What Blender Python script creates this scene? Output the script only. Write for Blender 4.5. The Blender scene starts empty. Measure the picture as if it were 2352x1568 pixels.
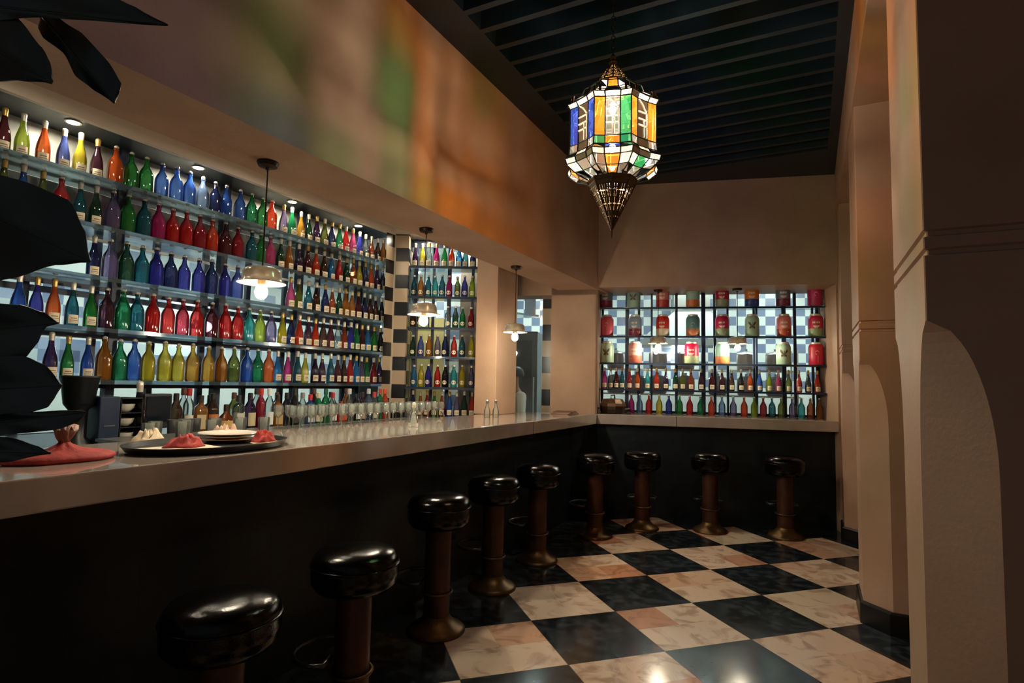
import bpy, bmesh, math, random
from mathutils import Vector, Matrix
C = bpy.context.scene.collection
SC = bpy.context.scene
PI = math.pi
R = random.Random(7)

# ------------------------------------------------------------------ camera, world, exposure
cam_data = bpy.data.cameras.new('camera'); cam = bpy.data.objects.new('camera', cam_data); C.objects.link(cam)
cam_data.sensor_width = 36.0; cam_data.lens = 1321.97 / 2352 * 36.0
cam_data.clip_start = 0.02; cam_data.clip_end = 100
_r = ((0.88855438, 0.45831109, 0.02054427), (-0.01512731, 0.0740261, -0.99714157), (-0.45852185, 0.88570372, 0.07270923))
M = Matrix(((_r[0][0], -_r[1][0], -_r[2][0], 1.107), (_r[0][1], -_r[1][1], -_r[2][1], -2.832),
            (_r[0][2], -_r[1][2], -_r[2][2], 1.413), (0, 0, 0, 1)))
cam.matrix_world = M
SC.camera = cam
SC.view_settings.view_transform = 'Standard'; SC.view_settings.look = 'None'
SC.view_settings.gamma = 1; SC.view_settings.use_curve_mapping = False
SC.view_settings.exposure = 1.42
SC.cycles.max_bounces = 7; SC.cycles.transparent_max_bounces = 32
SC.cycles.caustics_reflective = False; SC.cycles.caustics_refractive = False
SC.cycles.sample_clamp_indirect = 4.0
world = bpy.data.worlds.new('room_ambience'); SC.world = world; world.use_nodes = True
world.node_tree.nodes['Background'].inputs[0].default_value = (0.8, 0.9, 1.0, 1)
world.node_tree.nodes['Background'].inputs[1].default_value = 0.036
PENDANT_E = 260.0; LANTERN_E = 1150.0; TUBE_E = 36.0; SPOT_E = 185.0; AISLE_W = 2.5

# ------------------------------------------------------------------ helpers
def srgb(h):
    h = h.lstrip('#'); o = []
    for k in (0, 2, 4):
        v = int(h[k:k+2], 16) / 255
        o.append(v / 12.92 if v <= 0.04045 else ((v + 0.055) / 1.055) ** 2.4)
    return tuple(o)

class MB:
    def __init__(s): s.v = []; s.f = []; s.m = []
    def add(s, vs, fs, m=0):
        b = len(s.v); s.v += [tuple(x) for x in vs]
        for f in fs: s.f.append([b + i for i in f]); s.m.append(m)
        return s
    def box(s, x0, x1, y0, y1, z0, z1, m=0):
        vs = [(x, y, z) for z in (z0, z1) for y in (y0, y1) for x in (x0, x1)]
        return s.add(vs, [(0, 2, 3, 1), (4, 5, 7, 6), (0, 1, 5, 4), (2, 6, 7, 3), (0, 4, 6, 2), (1, 3, 7, 5)], m)
    def prism(s, poly, z0, z1, m=0):
        n = len(poly); vs = [(p[0], p[1], z0) for p in poly] + [(p[0], p[1], z1) for p in poly]
        fs = [tuple(range(n - 1, -1, -1)), tuple(range(n, 2 * n))] + [(i, (i + 1) % n, n + (i + 1) % n, n + i) for i in range(n)]
        return s.add(vs, fs, m)
    def rings(s, rings, m=0, cap0=True, cap1=True):
        n = len(rings[0]); vs = [p for r in rings for p in r]; fs = []
        for k in range(len(rings) - 1):
            for i in range(n):
                j = (i + 1) % n; fs.append((k*n+i, k*n+j, (k+1)*n+j, (k+1)*n+i))
        if cap0: fs.append(tuple(range(n - 1, -1, -1)))
        if cap1: fs.append(tuple(range((len(rings)-1)*n, len(rings)*n)))
        return s.add(vs, fs, m)
    def lathe(s, prof, seg=16, c=(0, 0, 0), m=0, cap0=True, cap1=True, sx=1, sy=1):
        rs = [[(c[0]+sx*r*math.cos(2*PI*i/seg), c[1]+sy*r*math.sin(2*PI*i/seg), c[2]+z) for i in range(seg)] for r, z in prof]
        return s.rings(rs, m, cap0, cap1)
    def tube(s, pts, r, seg=8, m=0, closed=False):
        pts = [Vector(p) for p in pts]; n = len(pts); rs = []
        rad = r if isinstance(r, (list, tuple)) else [r] * n
        for i, p in enumerate(pts):
            a = pts[(i-1) % n] if (closed or i > 0) else p
            b = pts[(i+1) % n] if (closed or i < n-1) else p
            d = (b - a).normalized()
            up = Vector((0, 0, 1)) if abs(d.z) < 0.9 else Vector((1, 0, 0))
            u = d.cross(up).normalized(); w = u.cross(d)
            rs.append([tuple(p + (u*math.cos(2*PI*k/seg) + w*math.sin(2*PI*k/seg)) * rad[i]) for k in range(seg)])
        if closed: rs.append(rs[0])
        return s.rings(rs, m, not closed, not closed)
    def sphere(s, c, r, seg=16, n=9, m=0, sz=1):
        return s.lathe([(max(1e-4, r*math.sin(PI*k/n)), -sz*r*math.cos(PI*k/n)) for k in range(n+1)], seg, c, m)
    def mesh(s, name, smooth=0):
        me = bpy.data.meshes.new(name); me.from_pydata(s.v, [], s.f)
        me.polygons.foreach_set('material_index', s.m)
        bm = bmesh.new(); bm.from_mesh(me); bmesh.ops.recalc_face_normals(bm, faces=bm.faces); bm.to_mesh(me); bm.free()
        if smooth:
            me.polygons.foreach_set('use_smooth', [True] * len(me.polygons))
            if smooth < 180: me.set_sharp_from_angle(angle=math.radians(smooth))
        return me
    def build(s, name, mats, parent=None, loc=(0, 0, 0), rz=0, smooth=0, bevel=0):
        o = bpy.data.objects.new(name, s.mesh(name, smooth)); C.objects.link(o)
        for mt in (mats if isinstance(mats, (list, tuple)) else [mats]): o.data.materials.append(mt)
        o.location = loc; o.rotation_euler = (0, 0, rz)
        if parent: o.parent = parent
        if bevel:
            b = o.modifiers.new('bevel', 'BEVEL'); b.width = bevel; b.segments = 2; b.limit_method = 'ANGLE'
        return o

def tag(o, label, cat, group=None, kind=None):
    o['label'] = label; o['category'] = cat
    if group: o['group'] = group
    if kind: o['kind'] = kind
    return o
def thing(name, label, cat, loc=(0, 0, 0), rz=0, group=None):
    o = bpy.data.objects.new(name, None); C.objects.link(o); o.empty_display_size = 0.05
    o.location = loc; o.rotation_euler = (0, 0, rz)
    return tag(o, label, cat, group)
def struct(o): o['kind'] = 'structure'; return o
def clone(me, name, parent, mat=None, loc=(0, 0, 0)):
    o = bpy.data.objects.new(name, me); C.objects.link(o); o.parent = parent; o.location = loc
    if mat:
        o.material_slots[0].link = 'OBJECT'; o.material_slots[0].material = mat
    return o
def copy_tree(o, parent=None):
    c = o.copy(); C.objects.link(c); c.parent = parent
    for ch in list(o.children): copy_tree(ch, c)
    return c
ORD = 'first second third fourth fifth sixth seventh eighth ninth tenth eleventh twelfth thirteenth fourteenth fifteenth sixteenth seventeenth eighteenth nineteenth twentieth'.split()
TENS = {20: 'twenty', 30: 'thirty'}
def ordw(n):
    if n <= 20: return ORD[n-1]
    if n == 30: return 'thirtieth'
    return TENS[n//10*10] + '-' + ORD[n % 10 - 1]

# ------------------------------------------------------------------ materials
def new_mat(name):
    m = bpy.data.materials.new(name); m.use_nodes = True; nt = m.node_tree
    return m, nt, nt.nodes['Principled BSDF']
def P(name, col, rough=0.5, metal=0.0, spec=0.5, coat=0, noise=None, bump=0, bscale=40, emit=0):
    m, nt, b = new_mat(name); col = srgb(col) if isinstance(col, str) else col
    b.inputs['Base Color'].default_value = (*col, 1); b.inputs['Roughness'].default_value = rough
    b.inputs['Metallic'].default_value = metal; b.inputs['Specular IOR Level'].default_value = spec
    b.inputs['Coat Weight'].default_value = coat
    if emit:
        b.inputs['Emission Color'].default_value = (*col, 1); b.inputs['Emission Strength'].default_value = emit
    if noise or bump:
        g = nt.nodes.new('ShaderNodeNewGeometry')
        n = nt.nodes.new('ShaderNodeTexNoise'); n.inputs['Scale'].default_value = noise[1] if noise else bscale
        n.inputs['Detail'].default_value = 6; nt.links.new(g.outputs['Position'], n.inputs['Vector'])
        if noise:
            c2 = srgb(noise[0]) if isinstance(noise[0], str) else noise[0]
            r = nt.nodes.new('ShaderNodeValToRGB'); r.color_ramp.elements[0].position = 0.35; r.color_ramp.elements[1].position = 0.68
            r.color_ramp.elements[0].color = (*col, 1); r.color_ramp.elements[1].color = (*c2, 1)
            nt.links.new(n.outputs['Fac'], r.inputs['Fac']); nt.links.new(r.outputs['Color'], b.inputs['Base Color'])
        if bump:
            n2 = nt.nodes.new('ShaderNodeTexNoise'); n2.inputs['Scale'].default_value = bscale; n2.inputs['Detail'].default_value = 5
            nt.links.new(g.outputs['Position'], n2.inputs['Vector'])
            bp = nt.nodes.new('ShaderNodeBump'); bp.inputs['Strength'].default_value = bump; bp.inputs['Distance'].default_value = 0.01
            nt.links.new(n2.outputs['Fac'], bp.inputs['Height']); nt.links.new(bp.outputs['Normal'], b.inputs['Normal'])
    return m
def emis(name, col, strength):
    m = bpy.data.materials.new(name); m.use_nodes = True; nt = m.node_tree; nt.nodes.clear()
    e = nt.nodes.new('ShaderNodeEmission'); e.inputs[0].default_value = (*col, 1); e.inputs[1].default_value = strength
    o = nt.nodes.new('ShaderNodeOutputMaterial'); nt.links.new(e.outputs[0], o.inputs[0]); return m
def glassy(name, col, clear=0.6, body=0.4, gloss=0.03, ior=1.45, tint=None, dif=0.4):
    """tinted glass: part of the light passes straight through, part is scattered by the coloured body, plus a clear-coat reflection"""
    col = srgb(col) if isinstance(col, str) else col
    tint = tint or tuple(c ** 0.33 for c in col)
    m = bpy.data.materials.new(name); m.use_nodes = True; nt = m.node_tree; nt.nodes.clear(); N = nt.nodes.new; L = nt.links.new
    t = N('ShaderNodeBsdfTransparent'); t.inputs[0].default_value = (*tint, 1)
    d = N('ShaderNodeBsdfDiffuse'); d.inputs[0].default_value = (*col, 1)
    tr = N('ShaderNodeBsdfTranslucent'); tr.inputs[0].default_value = (*col, 1)
    g = N('ShaderNodeBsdfGlossy'); g.inputs['Roughness'].default_value = gloss; g.inputs[0].default_value = (1, 1, 1, 1)
    m1 = N('ShaderNodeMixShader'); m1.inputs[0].default_value = dif; L(tr.outputs[0], m1.inputs[1]); L(d.outputs[0], m1.inputs[2])
    m2 = N('ShaderNodeMixShader'); m2.inputs[0].default_value = body / (clear + body); L(t.outputs[0], m2.inputs[1]); L(m1.outputs[0], m2.inputs[2])
    fr = N('ShaderNodeFresnel'); fr.inputs[0].default_value = ior
    m3 = N('ShaderNodeMixShader'); L(fr.outputs[0], m3.inputs[0]); L(m2.outputs[0], m3.inputs[1]); L(g.outputs[0], m3.inputs[2])
    o = N('ShaderNodeOutputMaterial'); L(m3.outputs[0], o.inputs[0]); return m
def checker_mat(name, ca, cb, size, ox=0, oy=0, oz=0, axis_rot=0, rough=0.25):
    m, nt, b = new_mat(name); N = nt.nodes.new; L = nt.links.new
    g = N('ShaderNodeTexCoord'); mp = N('ShaderNodeMapping'); mp.inputs['Location'].default_value = (ox, oy, oz)
    L(g.outputs['Object'], mp.inputs['Vector'])
    ch = N('ShaderNodeTexChecker'); ch.inputs['Scale'].default_value = 1 / size
    ch.inputs['Color1'].default_value = (*srgb(ca), 1); ch.inputs['Color2'].default_value = (*srgb(cb), 1)
    L(mp.outputs[0], ch.inputs['Vector']); L(ch.outputs['Color'], b.inputs['Base Color']); b.inputs['Roughness'].default_value = rough
    return m

def floor_mat():
    m, nt, b = new_mat('marble_checkerboard'); N = nt.nodes.new; L = nt.links.new
    def math_(op, a, c=None, d=None):
        n = N('ShaderNodeMath'); n.operation = op
        for k, v in enumerate((a, c, d)):
            if v is None: continue
            if isinstance(v, (int, float)): n.inputs[k].default_value = v
            else: L(v, n.inputs[k])
        return n.outputs[0]
    g = N('ShaderNodeNewGeometry'); sp = N('ShaderNodeSeparateXYZ'); L(g.outputs['Position'], sp.inputs[0])
    X, Y = sp.outputs[0], sp.outputs[1]; k = 1 / (math.sqrt(2) * 0.56)
    i = math_('MULTIPLY', math_('ADD', X, Y), k); j = math_('MULTIPLY', math_('SUBTRACT', Y, X), k)
    par = math_('FLOORED_MODULO', math_('ADD', math_('FLOOR', i), math_('FLOOR', j)), 2.0)   # 0 = black
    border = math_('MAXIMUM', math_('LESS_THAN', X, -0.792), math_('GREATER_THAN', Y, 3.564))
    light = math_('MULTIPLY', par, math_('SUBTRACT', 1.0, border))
    cb = N('ShaderNodeCombineXYZ'); L(math_('FLOOR', math_('MULTIPLY', i, 2.0)), cb.inputs[0]); L(math_('FLOOR', math_('MULTIPLY', j, 2.0)), cb.inputs[1])
    wn = N('ShaderNodeTexWhiteNoise'); L(cb.outputs[0], wn.inputs['Vector'])
    r = N('ShaderNodeValToRGB'); els = r.color_ramp.elements
    els[0].color = (*srgb('#ecd2b8'), 1); els[1].color = (*srgb('#d49a7c'), 1); els[1].position = 1
    e = els.new(0.5); e.color = (*srgb('#efd8bf'), 1)
    e = els.new(0.8); e.color = (*srgb('#e2b899'), 1)
    L(wn.outputs['Value'], r.inputs[0])
    n1 = N('ShaderNodeTexNoise'); n1.inputs['Scale'].default_value = 5; n1.inputs['Detail'].default_value = 8; n1.inputs['Distortion'].default_value = 1.5
    off = N('ShaderNodeVectorMath'); off.operation = 'ADD'; L(g.outputs['Position'], off.inputs[0]); L(wn.outputs['Color'], off.inputs[1])
    L(off.outputs[0], n1.inputs['Vector'])
    vein = N('ShaderNodeValToRGB'); ve = vein.color_ramp.elements; ve[0].position = 0.36; ve[0].color = (0.5, 0.5, 0.5, 1); ve[1].position = 0.5; ve[1].color = (0, 0, 0, 1)
    L(n1.outputs['Fac'], vein.inputs[0])
    mv = N('ShaderNodeMix'); mv.data_type = 'RGBA'; L(vein.outputs[0], mv.inputs[0]); L(r.outputs[0], mv.inputs[6]); mv.inputs[7].default_value = (*srgb('#8f5a40'), 1)
    n2 = N('ShaderNodeTexNoise'); n2.inputs['Scale'].default_value = 14; n2.inputs['Detail'].default_value = 10; L(off.outputs[0], n2.inputs['Vector'])
    dk = N('ShaderNodeValToRGB'); de = dk.color_ramp.elements; de[0].position = 0.45; de[0].color = (*srgb('#171d22'), 1); de[1].position = 0.75; de[1].color = (*srgb('#424b52'), 1)
    L(n2.outputs['Fac'], dk.inputs[0])
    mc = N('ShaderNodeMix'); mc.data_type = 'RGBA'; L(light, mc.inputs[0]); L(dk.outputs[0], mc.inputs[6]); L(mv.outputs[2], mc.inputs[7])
    # thin joints
    def joint(v): return math_('LESS_THAN', math_('ABSOLUTE', math_('SUBTRACT', math_('FRACT', math_('ADD', v, 0.5)), 0.5)), 0.006)
    jt = math_('MULTIPLY', math_('MAXIMUM', joint(i), joint(j)), 0.7)
    mj = N('ShaderNodeMix'); mj.data_type = 'RGBA'; L(jt, mj.inputs[0]); L(mc.outputs[2], mj.inputs[6]); mj.inputs[7].default_value = (*srgb('#1c1712'), 1)
    L(mj.outputs[2], b.inputs['Base Color']); b.inputs['Roughness'].default_value = 0.13; b.inputs['Specular IOR Level'].default_value = 0.6
    n3 = N('ShaderNodeTexNoise'); n3.inputs['Scale'].default_value = 3.5; L(g.outputs['Position'], n3.inputs['Vector'])
    rr = N('ShaderNodeMapRange'); rr.inputs[3].default_value = 0.07; rr.inputs[4].default_value = 0.22; L(n3.outputs['Fac'], rr.inputs[0]); L(rr.outputs[0], b.inputs['Roughness'])
    return m

MT = dict(
    plaster=P('tadelakt_plaster', '#b2937a', 0.62, noise=('#a08068', 2.2), bump=0.12, bscale=60),
    column=P('column_plaster', '#b3917a', 0.6, noise=('#a27e64', 1.6), bump=0.12, bscale=60),
    teal=P('dark_teal_paint', '#18262e', 0.42, noise=('#142028', 3)),
    slot=P('ceiling_void', '#0c1114', 0.7),
    white=P('white_plaster', '#e2dacd', 0.6),
    kwhite=P('kitchen_white', '#d2d6cf', 0.6),
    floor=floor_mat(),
    top=P('polished_bar_stone', '#b5a598', 0.07, metal=0.0, spec=1.0, coat=0.5, noise=('#a5978b', 5)),
    blacktile=None,
    navy=P('navy_painted_metal', '#1a2740', 0.4, noise=('#22304a', 12)),
    black=P('black_lacquer', '#0c0d0e', 0.35),
    leather=P('black_leather', '#070708', 0.16, spec=0.28, bump=0.08, bscale=160),
    copper=P('worn_copper', '#52301f', 0.45, metal=0.5, noise=('#3c2316', 9)),
    brass=P('aged_brass', '#58452c', 0.42, metal=0.85, noise=('#6d5230', 30)),
    chrome=P('brushed_steel', '#a9a9a6', 0.28, metal=0.9),
    rod=P('bronze_rod', '#3a2c20', 0.4, metal=0.7),
    paper=P('cream_paper', '#d8cbb0', 0.7),
    ink=P('label_ink', '#7a6a55', 0.7),
    gold=P('gold_foil', '#c9a860', 0.35, metal=0.6),
    silver=P('pale_foil', '#d6cfbd', 0.35, metal=0.4),
    ceram=P('white_ceramic', '#ddd6c8', 0.25, coat=0.3),
    wire=P('wire', '#9a948a', 0.3, metal=0.9),
    red=P('red_cloth', '#b0322a', 0.75, noise=('#8e241e', 25), bump=0.3, bscale=50),
    leaf=P('dark_leaf', '#0d1a12', 0.33, spec=0.6, noise=('#12231a', 9)),
    leafvein=P('leaf_midrib', '#2b3826', 0.5),
    bark=P('bark', '#3a2a1c', 0.8, bump=0.4, bscale=40),
    soil=P('soil', '#1c130d', 0.9),
    terra=P('terracotta', '#8a4b30', 0.7, noise=('#77402a', 8)),
    plastic=P('black_plastic', '#14161a', 0.4),
    screen=P('dark_screen', '#0b1420', 0.15),
    bulb=emis('warm_bulb', (1.0, 0.87, 0.65), PENDANT_E),
    fbulb=emis('warm_bulb_far', (1.0, 0.87, 0.65), 150.0),
    lbulb=emis('lantern_bulb', (1.0, 0.86, 0.68), LANTERN_E),
    spot=emis('downlight', (1.0, 0.88, 0.66), SPOT_E),
    tube=emis('cool_tube', (0.86, 1.0, 0.93), TUBE_E),
    stem=glassy('clear_stemware', '#f4f8ee', 0.75, 0.25, 0.03, 1.6, tint=(0.93, 0.96, 0.93)),
    pane=glassy('window_glass', '#dfe6e6', 0.95, 0.03, 0.03, 1.35, tint=(0.88, 0.91, 0.92)),
    shelf=glassy('shelf_glass', '#7f96a0', 0.55, 0.3, 0.08, 1.5, tint=(0.62, 0.72, 0.78)),
    shade=glassy('mercury_glass_shade', '#6f675c', 0.3, 0.7, 0.2, 1.6, tint=(0.55, 0.5, 0.44), dif=0.85),
    skin=P('skin', '#b07f5f', 0.55), cloth_white=P('white_cotton', '#dcd9cf', 0.8), hair=P('black_hair', '#120d0a', 0.5),
    cream=P('cream_paint', '#d8c27c', 0.6), steel_dark=P('dark_steel', '#4a4c4c', 0.3, metal=0.7),
)
def tile_black():
    m, nt, b = new_mat('black_glazed_tile'); N = nt.nodes.new; L = nt.links.new
    tc = N('ShaderNodeTexCoord'); sp = N('ShaderNodeSeparateXYZ'); L(tc.outputs['Object'], sp.inputs[0]); cb = N('ShaderNodeCombineXYZ')
    ad = N('ShaderNodeMath'); ad.operation = 'ADD'; L(sp.outputs[0], ad.inputs[0]); L(sp.outputs[1], ad.inputs[1])
    L(ad.outputs[0], cb.inputs[0]); L(sp.outputs[2], cb.inputs[1])
    br = N('ShaderNodeTexBrick'); L(cb.outputs[0], br.inputs['Vector']); br.inputs['Scale'].default_value = 1
    br.inputs['Brick Width'].default_value = 0.12; br.inputs['Row Height'].default_value = 0.12; br.inputs['Mortar Size'].default_value = 0.003; br.offset = 0
    br.inputs['Color1'].default_value = (*srgb('#0b1317'), 1); br.inputs['Color2'].default_value = (*srgb('#101b20'), 1); br.inputs['Mortar'].default_value = (*srgb('#0a0d0f'), 1)
    L(br.outputs['Color'], b.inputs['Base Color']); b.inputs['Roughness'].default_value = 0.38; b.inputs['Specular IOR Level'].default_value = 0.35
    n = N('ShaderNodeTexNoise'); n.inputs['Scale'].default_value = 7; L(tc.outputs['Object'], n.inputs['Vector'])
    bp = N('ShaderNodeBump'); bp.inputs['Strength'].default_value = 0.35; bp.inputs['Distance'].default_value = 0.02; L(n.outputs['Fac'], bp.inputs['Height']); L(bp.outputs[0], b.inputs['Normal'])
    return m
MT['blacktile'] = tile_black()

# ------------------------------------------------------------------ the frame of the far wall and of the short shelf wall
TF = math.radians(15.05); T2 = math.radians(27.0)
def loc_frame(px, py, t):
    d = (math.cos(t), math.sin(t)); n = (-math.sin(t), math.cos(t))
    return lambda s, q: (px + d[0]*s + n[0]*q, py + d[1]*s + n[1]*q)
FW = loc_frame(-0.976, 3.251, TF)      # far wall: s along it from the beam corner, q behind it
PW = loc_frame(-2.8, 1.965, T2)        # short shelf wall at the tiled pillar

# ------------------------------------------------------------------ the setting
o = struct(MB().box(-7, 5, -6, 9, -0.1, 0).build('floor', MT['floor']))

mb = MB()
Z = 3.65
mb.box(-0.975, -0.72, -4, 3.9, Z, Z+0.12, 0); mb.box(1.29, 3.4, -4, 4.3, Z, Z+0.12, 0)
mb.box(-0.72, 1.29, 3.13, 4.2, Z, Z+0.12, 0); mb.box(-0.975, 3.4, -4, 4.3, Z+0.22, Z+0.26, 1)
y = -3.9
while y < 3.1:
    mb.box(-0.72, 1.29, y, y+0.045, Z, Z+0.2, 0); y += 0.2035
struct(mb.build('ceiling', [MT['teal'], MT['slot']]))

mb = MB().box(-1.41, -0.974, -5, 3.6, 2.475, 3.75)
struct(mb.build('trim_1', MT['plaster']))                                     # plaster beam over the bar
struct(MB().box(-3.75, -1.41, -5, 2.9, 3.06, 3.12).build('ceiling.001', MT['plaster']))
mb = MB().box(-2.84, -2.8, -5, 1.965, 2.965, 3.06)
struct(mb.build('trim_2', MT['white']))                                       # fascia over the long shelves
struct(MB().box(-3.6, -2.84, -5, 2.0, 2.965, 3.0).build('ceiling.002', MT['teal']))
struct(MB().box(-1.906, -1.66, 2.18, 2.625, 1.1, 3.1).build('trim_3', MT['plaster'], bevel=0.006))   # pillar on the bar
# soffit over the short shelves
mb = MB(); a, b_, c_, d_ = PW(-0.1, -0.0), PW(1.6, -0.0), PW(1.6, 0.49), PW(-0.1, 0.49)
mb.prism([a, b_, c_, d_], 2.985, 3.05); struct(mb.build('ceiling.003', MT['white']))
# far wall pieces, built in its own frame
mb = MB()
mb.box(-0.52, 0.0, 0, 0.3, 1.0, 2.5); mb.box(-0.99, 0.0, 0, 0.3, 2.42, 3.75); mb.box(-1.6, -0.99, 0, 0.3, 0, 3.75)
mb.box(0.0, 3.6, 0, 0.62, 2.5, 3.75); mb.box(2.42, 3.6, 0, 0.62, 0, 2.5); mb.box(-0.02, 0.0, 0, 0.62, 1.0, 2.5)
mb.box(0.0, 2.42, 0.3, 0.62, 0, 0.985)
struct(mb.build('wall_far', MT['plaster'], loc=(-0.976, 3.251, 0), rz=TF))
struct(MB().box(3.2, 3.3, -4, 4.3, 0, 3.75).build('wall_right', MT['plaster']))
struct(MB().box(1.37, 2.0, -4, 4.1, 3.2, 3.66).build('trim_4', MT['column']))  # beam on the columns

def column(y0, idx):
    w, x0, c0 = 0.6, 1.38, 0.14
    def ring(z, c, g=0):
        a, b, e, f = x0+g, x0+w-g, y0+g, y0+w-g; c = max(c, 0.003)
        return [(a+c, e, z), (b-c, e, z), (b, e+c, z), (b, f-c, z), (b-c, f, z), (a+c, f, z), (a, f-c, z), (a, e+c, z)]
    rs = [ring(0.13, c0), ring(1.2, c0)]
    for k in range(1, 15):
        t = k / 14; rs.append(ring(1.2 + 0.4*t, c0*math.sqrt(max(0, 1-t*t))))
    rs.append(ring(1.772, 0))
    for zz, g in ((1.776, 0.009), (1.788, 0.009), (1.792, 0), (1.822, 0), (1.826, 0.009), (1.838, 0.009), (1.842, 0)): rs.append(ring(zz, 0, g))
    rs.append(ring(3.3, 0))
    o = struct(MB().rings(rs).build('column', MT['column']))
    o['label'] = ('nearest plaster column, dark face filling the right edge', 'middle plaster column with an orange tinted face', 'farthest plaster column beside the end of the bar')[idx]
    q = struct(MB().rings([ring(0, c0, -0.02), ring(0.12, c0, -0.02), ring(0.13, c0, -0.012)]).build('plinth', MT['black']))
    q.parent = o
for k, y0 in enumerate((-1.0, 1.27, 3.42)): column(y0, k)

# ------------------------------------------------------------------ kitchen seen through the glass
KT = checker_mat('blue_white_tile', '#cdd3ce', '#66748f', 0.14, 0.07, 0.07, 0.005)
def patch_tile():
    m, nt, b = new_mat('patchwork_tile'); N = nt.nodes.new; L = nt.links.new
    tc = N('ShaderNodeTexCoord'); sp = N('ShaderNodeSeparateXYZ'); L(tc.outputs['Object'], sp.inputs[0]); cb = N('ShaderNodeCombineXYZ')
    for k, ax in enumerate((1, 2)):
        d = N('ShaderNodeMath'); d.operation = 'DIVIDE'; d.inputs[1].default_value = (0.21, 0.13)[k]; L(sp.outputs[ax], d.inputs[0])
        f = N('ShaderNodeMath'); f.operation = 'FLOOR'; L(d.outputs[0], f.inputs[0]); L(f.outputs[0], cb.inputs[k])
    w = N('ShaderNodeTexWhiteNoise'); L(cb.outputs[0], w.inputs['Vector']); r = N('ShaderNodeValToRGB'); r.color_ramp.interpolation = 'CONSTANT'; e = r.color_ramp.elements
    e[0].color = (*srgb('#cfd4cf'), 1); e[1].position = 0.62; e[1].color = (*srgb('#6f7d98'), 1)
    x = e.new(0.4); x.color = (*srgb('#b4bcbc'), 1); x = e.new(0.8); x.color = (*srgb('#8f9bb0'), 1); x = e.new(0.92); x.color = (*srgb('#3f4d6c'), 1)
    L(w.outputs['Value'], r.inputs[0]); L(r.outputs[0], b.inputs['Base Color']); b.inputs['Roughness'].default_value = 0.3
    return m
mb = MB().box(-6.6, -6.5, -5, 8, 0, 3.1); struct(mb.build('wall_left', [patch_tile()]))
mb = MB().box(-5.2, 2.6, 0, 0.1, 0, 3.1)
struct(mb.build('wall_back', [KT], loc=(-0.9, 6.35, 0), rz=math.radians(15)))
struct(MB().box(-6.49, -6.47, -5, 8, 0.6, 1.3).build('trim_10', MT['kwhite']))
struct(MB().box(-0.5, 3.2, 0, 0.02, 0.9, 1.42).build('trim_11', MT['kwhite'], loc=FW(0, 2.75) + (0,), rz=TF))
mb = MB().box(0, 0.1, 0, 3.0, 0, 3.1); struct(mb.build('wall_kitchen', [KT], loc=(2.1, 4.45, 0), rz=math.radians(15)))
mb = MB().box(-6.6, -3.6, -5, 8, 3.1, 3.16); mb.prism([(-3.6, 2.6), (-1.5, 3.45), (3.0, 4.75), (3.0, 8), (-3.6, 8)], 3.1, 3.16)
struct(mb.build('ceiling.004', MT['kwhite']))
for k, (x, y, rz, L, z) in enumerate(((-4.9, -2.6, PI/2, 1.2, 3.03), (-4.9, -0.4, PI/2, 1.2, 3.03), (-4.9, 1.6, PI/2, 1.2, 3.03), (-4.6, 3.9, 0.2, 1.2, 3.03), (-2.4, 4.7, 0.25, 1.2, 3.03), (-0.3, 5.2, 0.26, 1.2, 3.03), (1.1, 5.6, 0.26, 1.0, 3.03), (-2.62, 2.75, 0.47, 0.6, 3.04))):  # last, short tube is added out of view to brighten behind the short shelves
    t = thing('tube_light', '%s cool white tube light on the kitchen ceiling behind the glass' % ('first second third fourth fifth sixth seventh added'.split()[k]), 'light', (x, y, z), rz, 'kitchen tube lights')
    MB().box(-L/2, L/2, -0.11, 0.11, 0.02, 0.05).build('housing', MT['kwhite'], t)
    MB().box(-L/2+0.03, L/2-0.03, -0.08, 0.08, 0.0, 0.02).build('tube', MT['tube'], t)
for k, (x, y, z, w) in enumerate(((-0.62, 5.9, 1.98, 0.09), (-6.2, 2.2, 2.1, 0.07), (-5.2, 4.6, 2.35, 0.07))):
    t = thing('wall_lamp', ('bright white lamp seen behind the tins', 'small white lamp glowing behind the long shelves', 'white lamp glowing behind the short shelves')[k], 'light', (x, y, z), 0, 'kitchen lamps')
    MB().sphere((0, 0, 0), w).build('globe', MT['tube'], t, smooth=180)
    MB().tube([(0, 0, w*0.9), (0, 0, 3.1-z)], 0.008).build('cord', MT['rod'], t)
# steel hood, worktop, pots in the kitchen behind the tins
kf = math.radians(15)
t = thing('kitchen_hood', 'grey steel hood behind the lower shelf of tins', 'hood', FW(1.2, 2.3) + (0,), kf)
mb = MB(); mb.rings([[(-0.7, -0.3, 2.0), (0.7, -0.3, 2.0), (0.7, 0.3, 2.0), (-0.7, 0.3, 2.0)], [(-0.7, -0.3, 2.1), (0.7, -0.3, 2.1), (0.7, 0.3, 2.1), (-0.7, 0.3, 2.1)], [(-0.25, -0.1, 2.5), (0.25, -0.1, 2.5), (0.25, 0.3, 2.5), (-0.25, 0.3, 2.5)]])
mb.build('canopy', P('hood_steel', '#6e7270', 0.55, metal=0.3), t); MB().box(-0.25, 0.25, -0.1, 0.3, 2.5, 3.1).build('duct', MT['chrome'], t)
t = thing('steel_table', 'long steel worktop in the kitchen behind the tins', 'table', FW(1.1, 1.7) + (0,), kf)
MB().box(-1.3, 1.3, -0.35, 0.35, 0.86, 0.9).build('worktop', MT['chrome'], t)
for sx in (-1.2, 1.2):
    for sy in (-0.3, 0.3): MB().tube([(sx, sy, 0), (sx, sy, 0.86)], 0.02).build('leg', MT['chrome'], t)
t = thing('steel_rack', 'steel kitchen rack holding brown pots behind the tins', 'rack', FW(1.15, 1.45) + (0,), kf)
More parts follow.
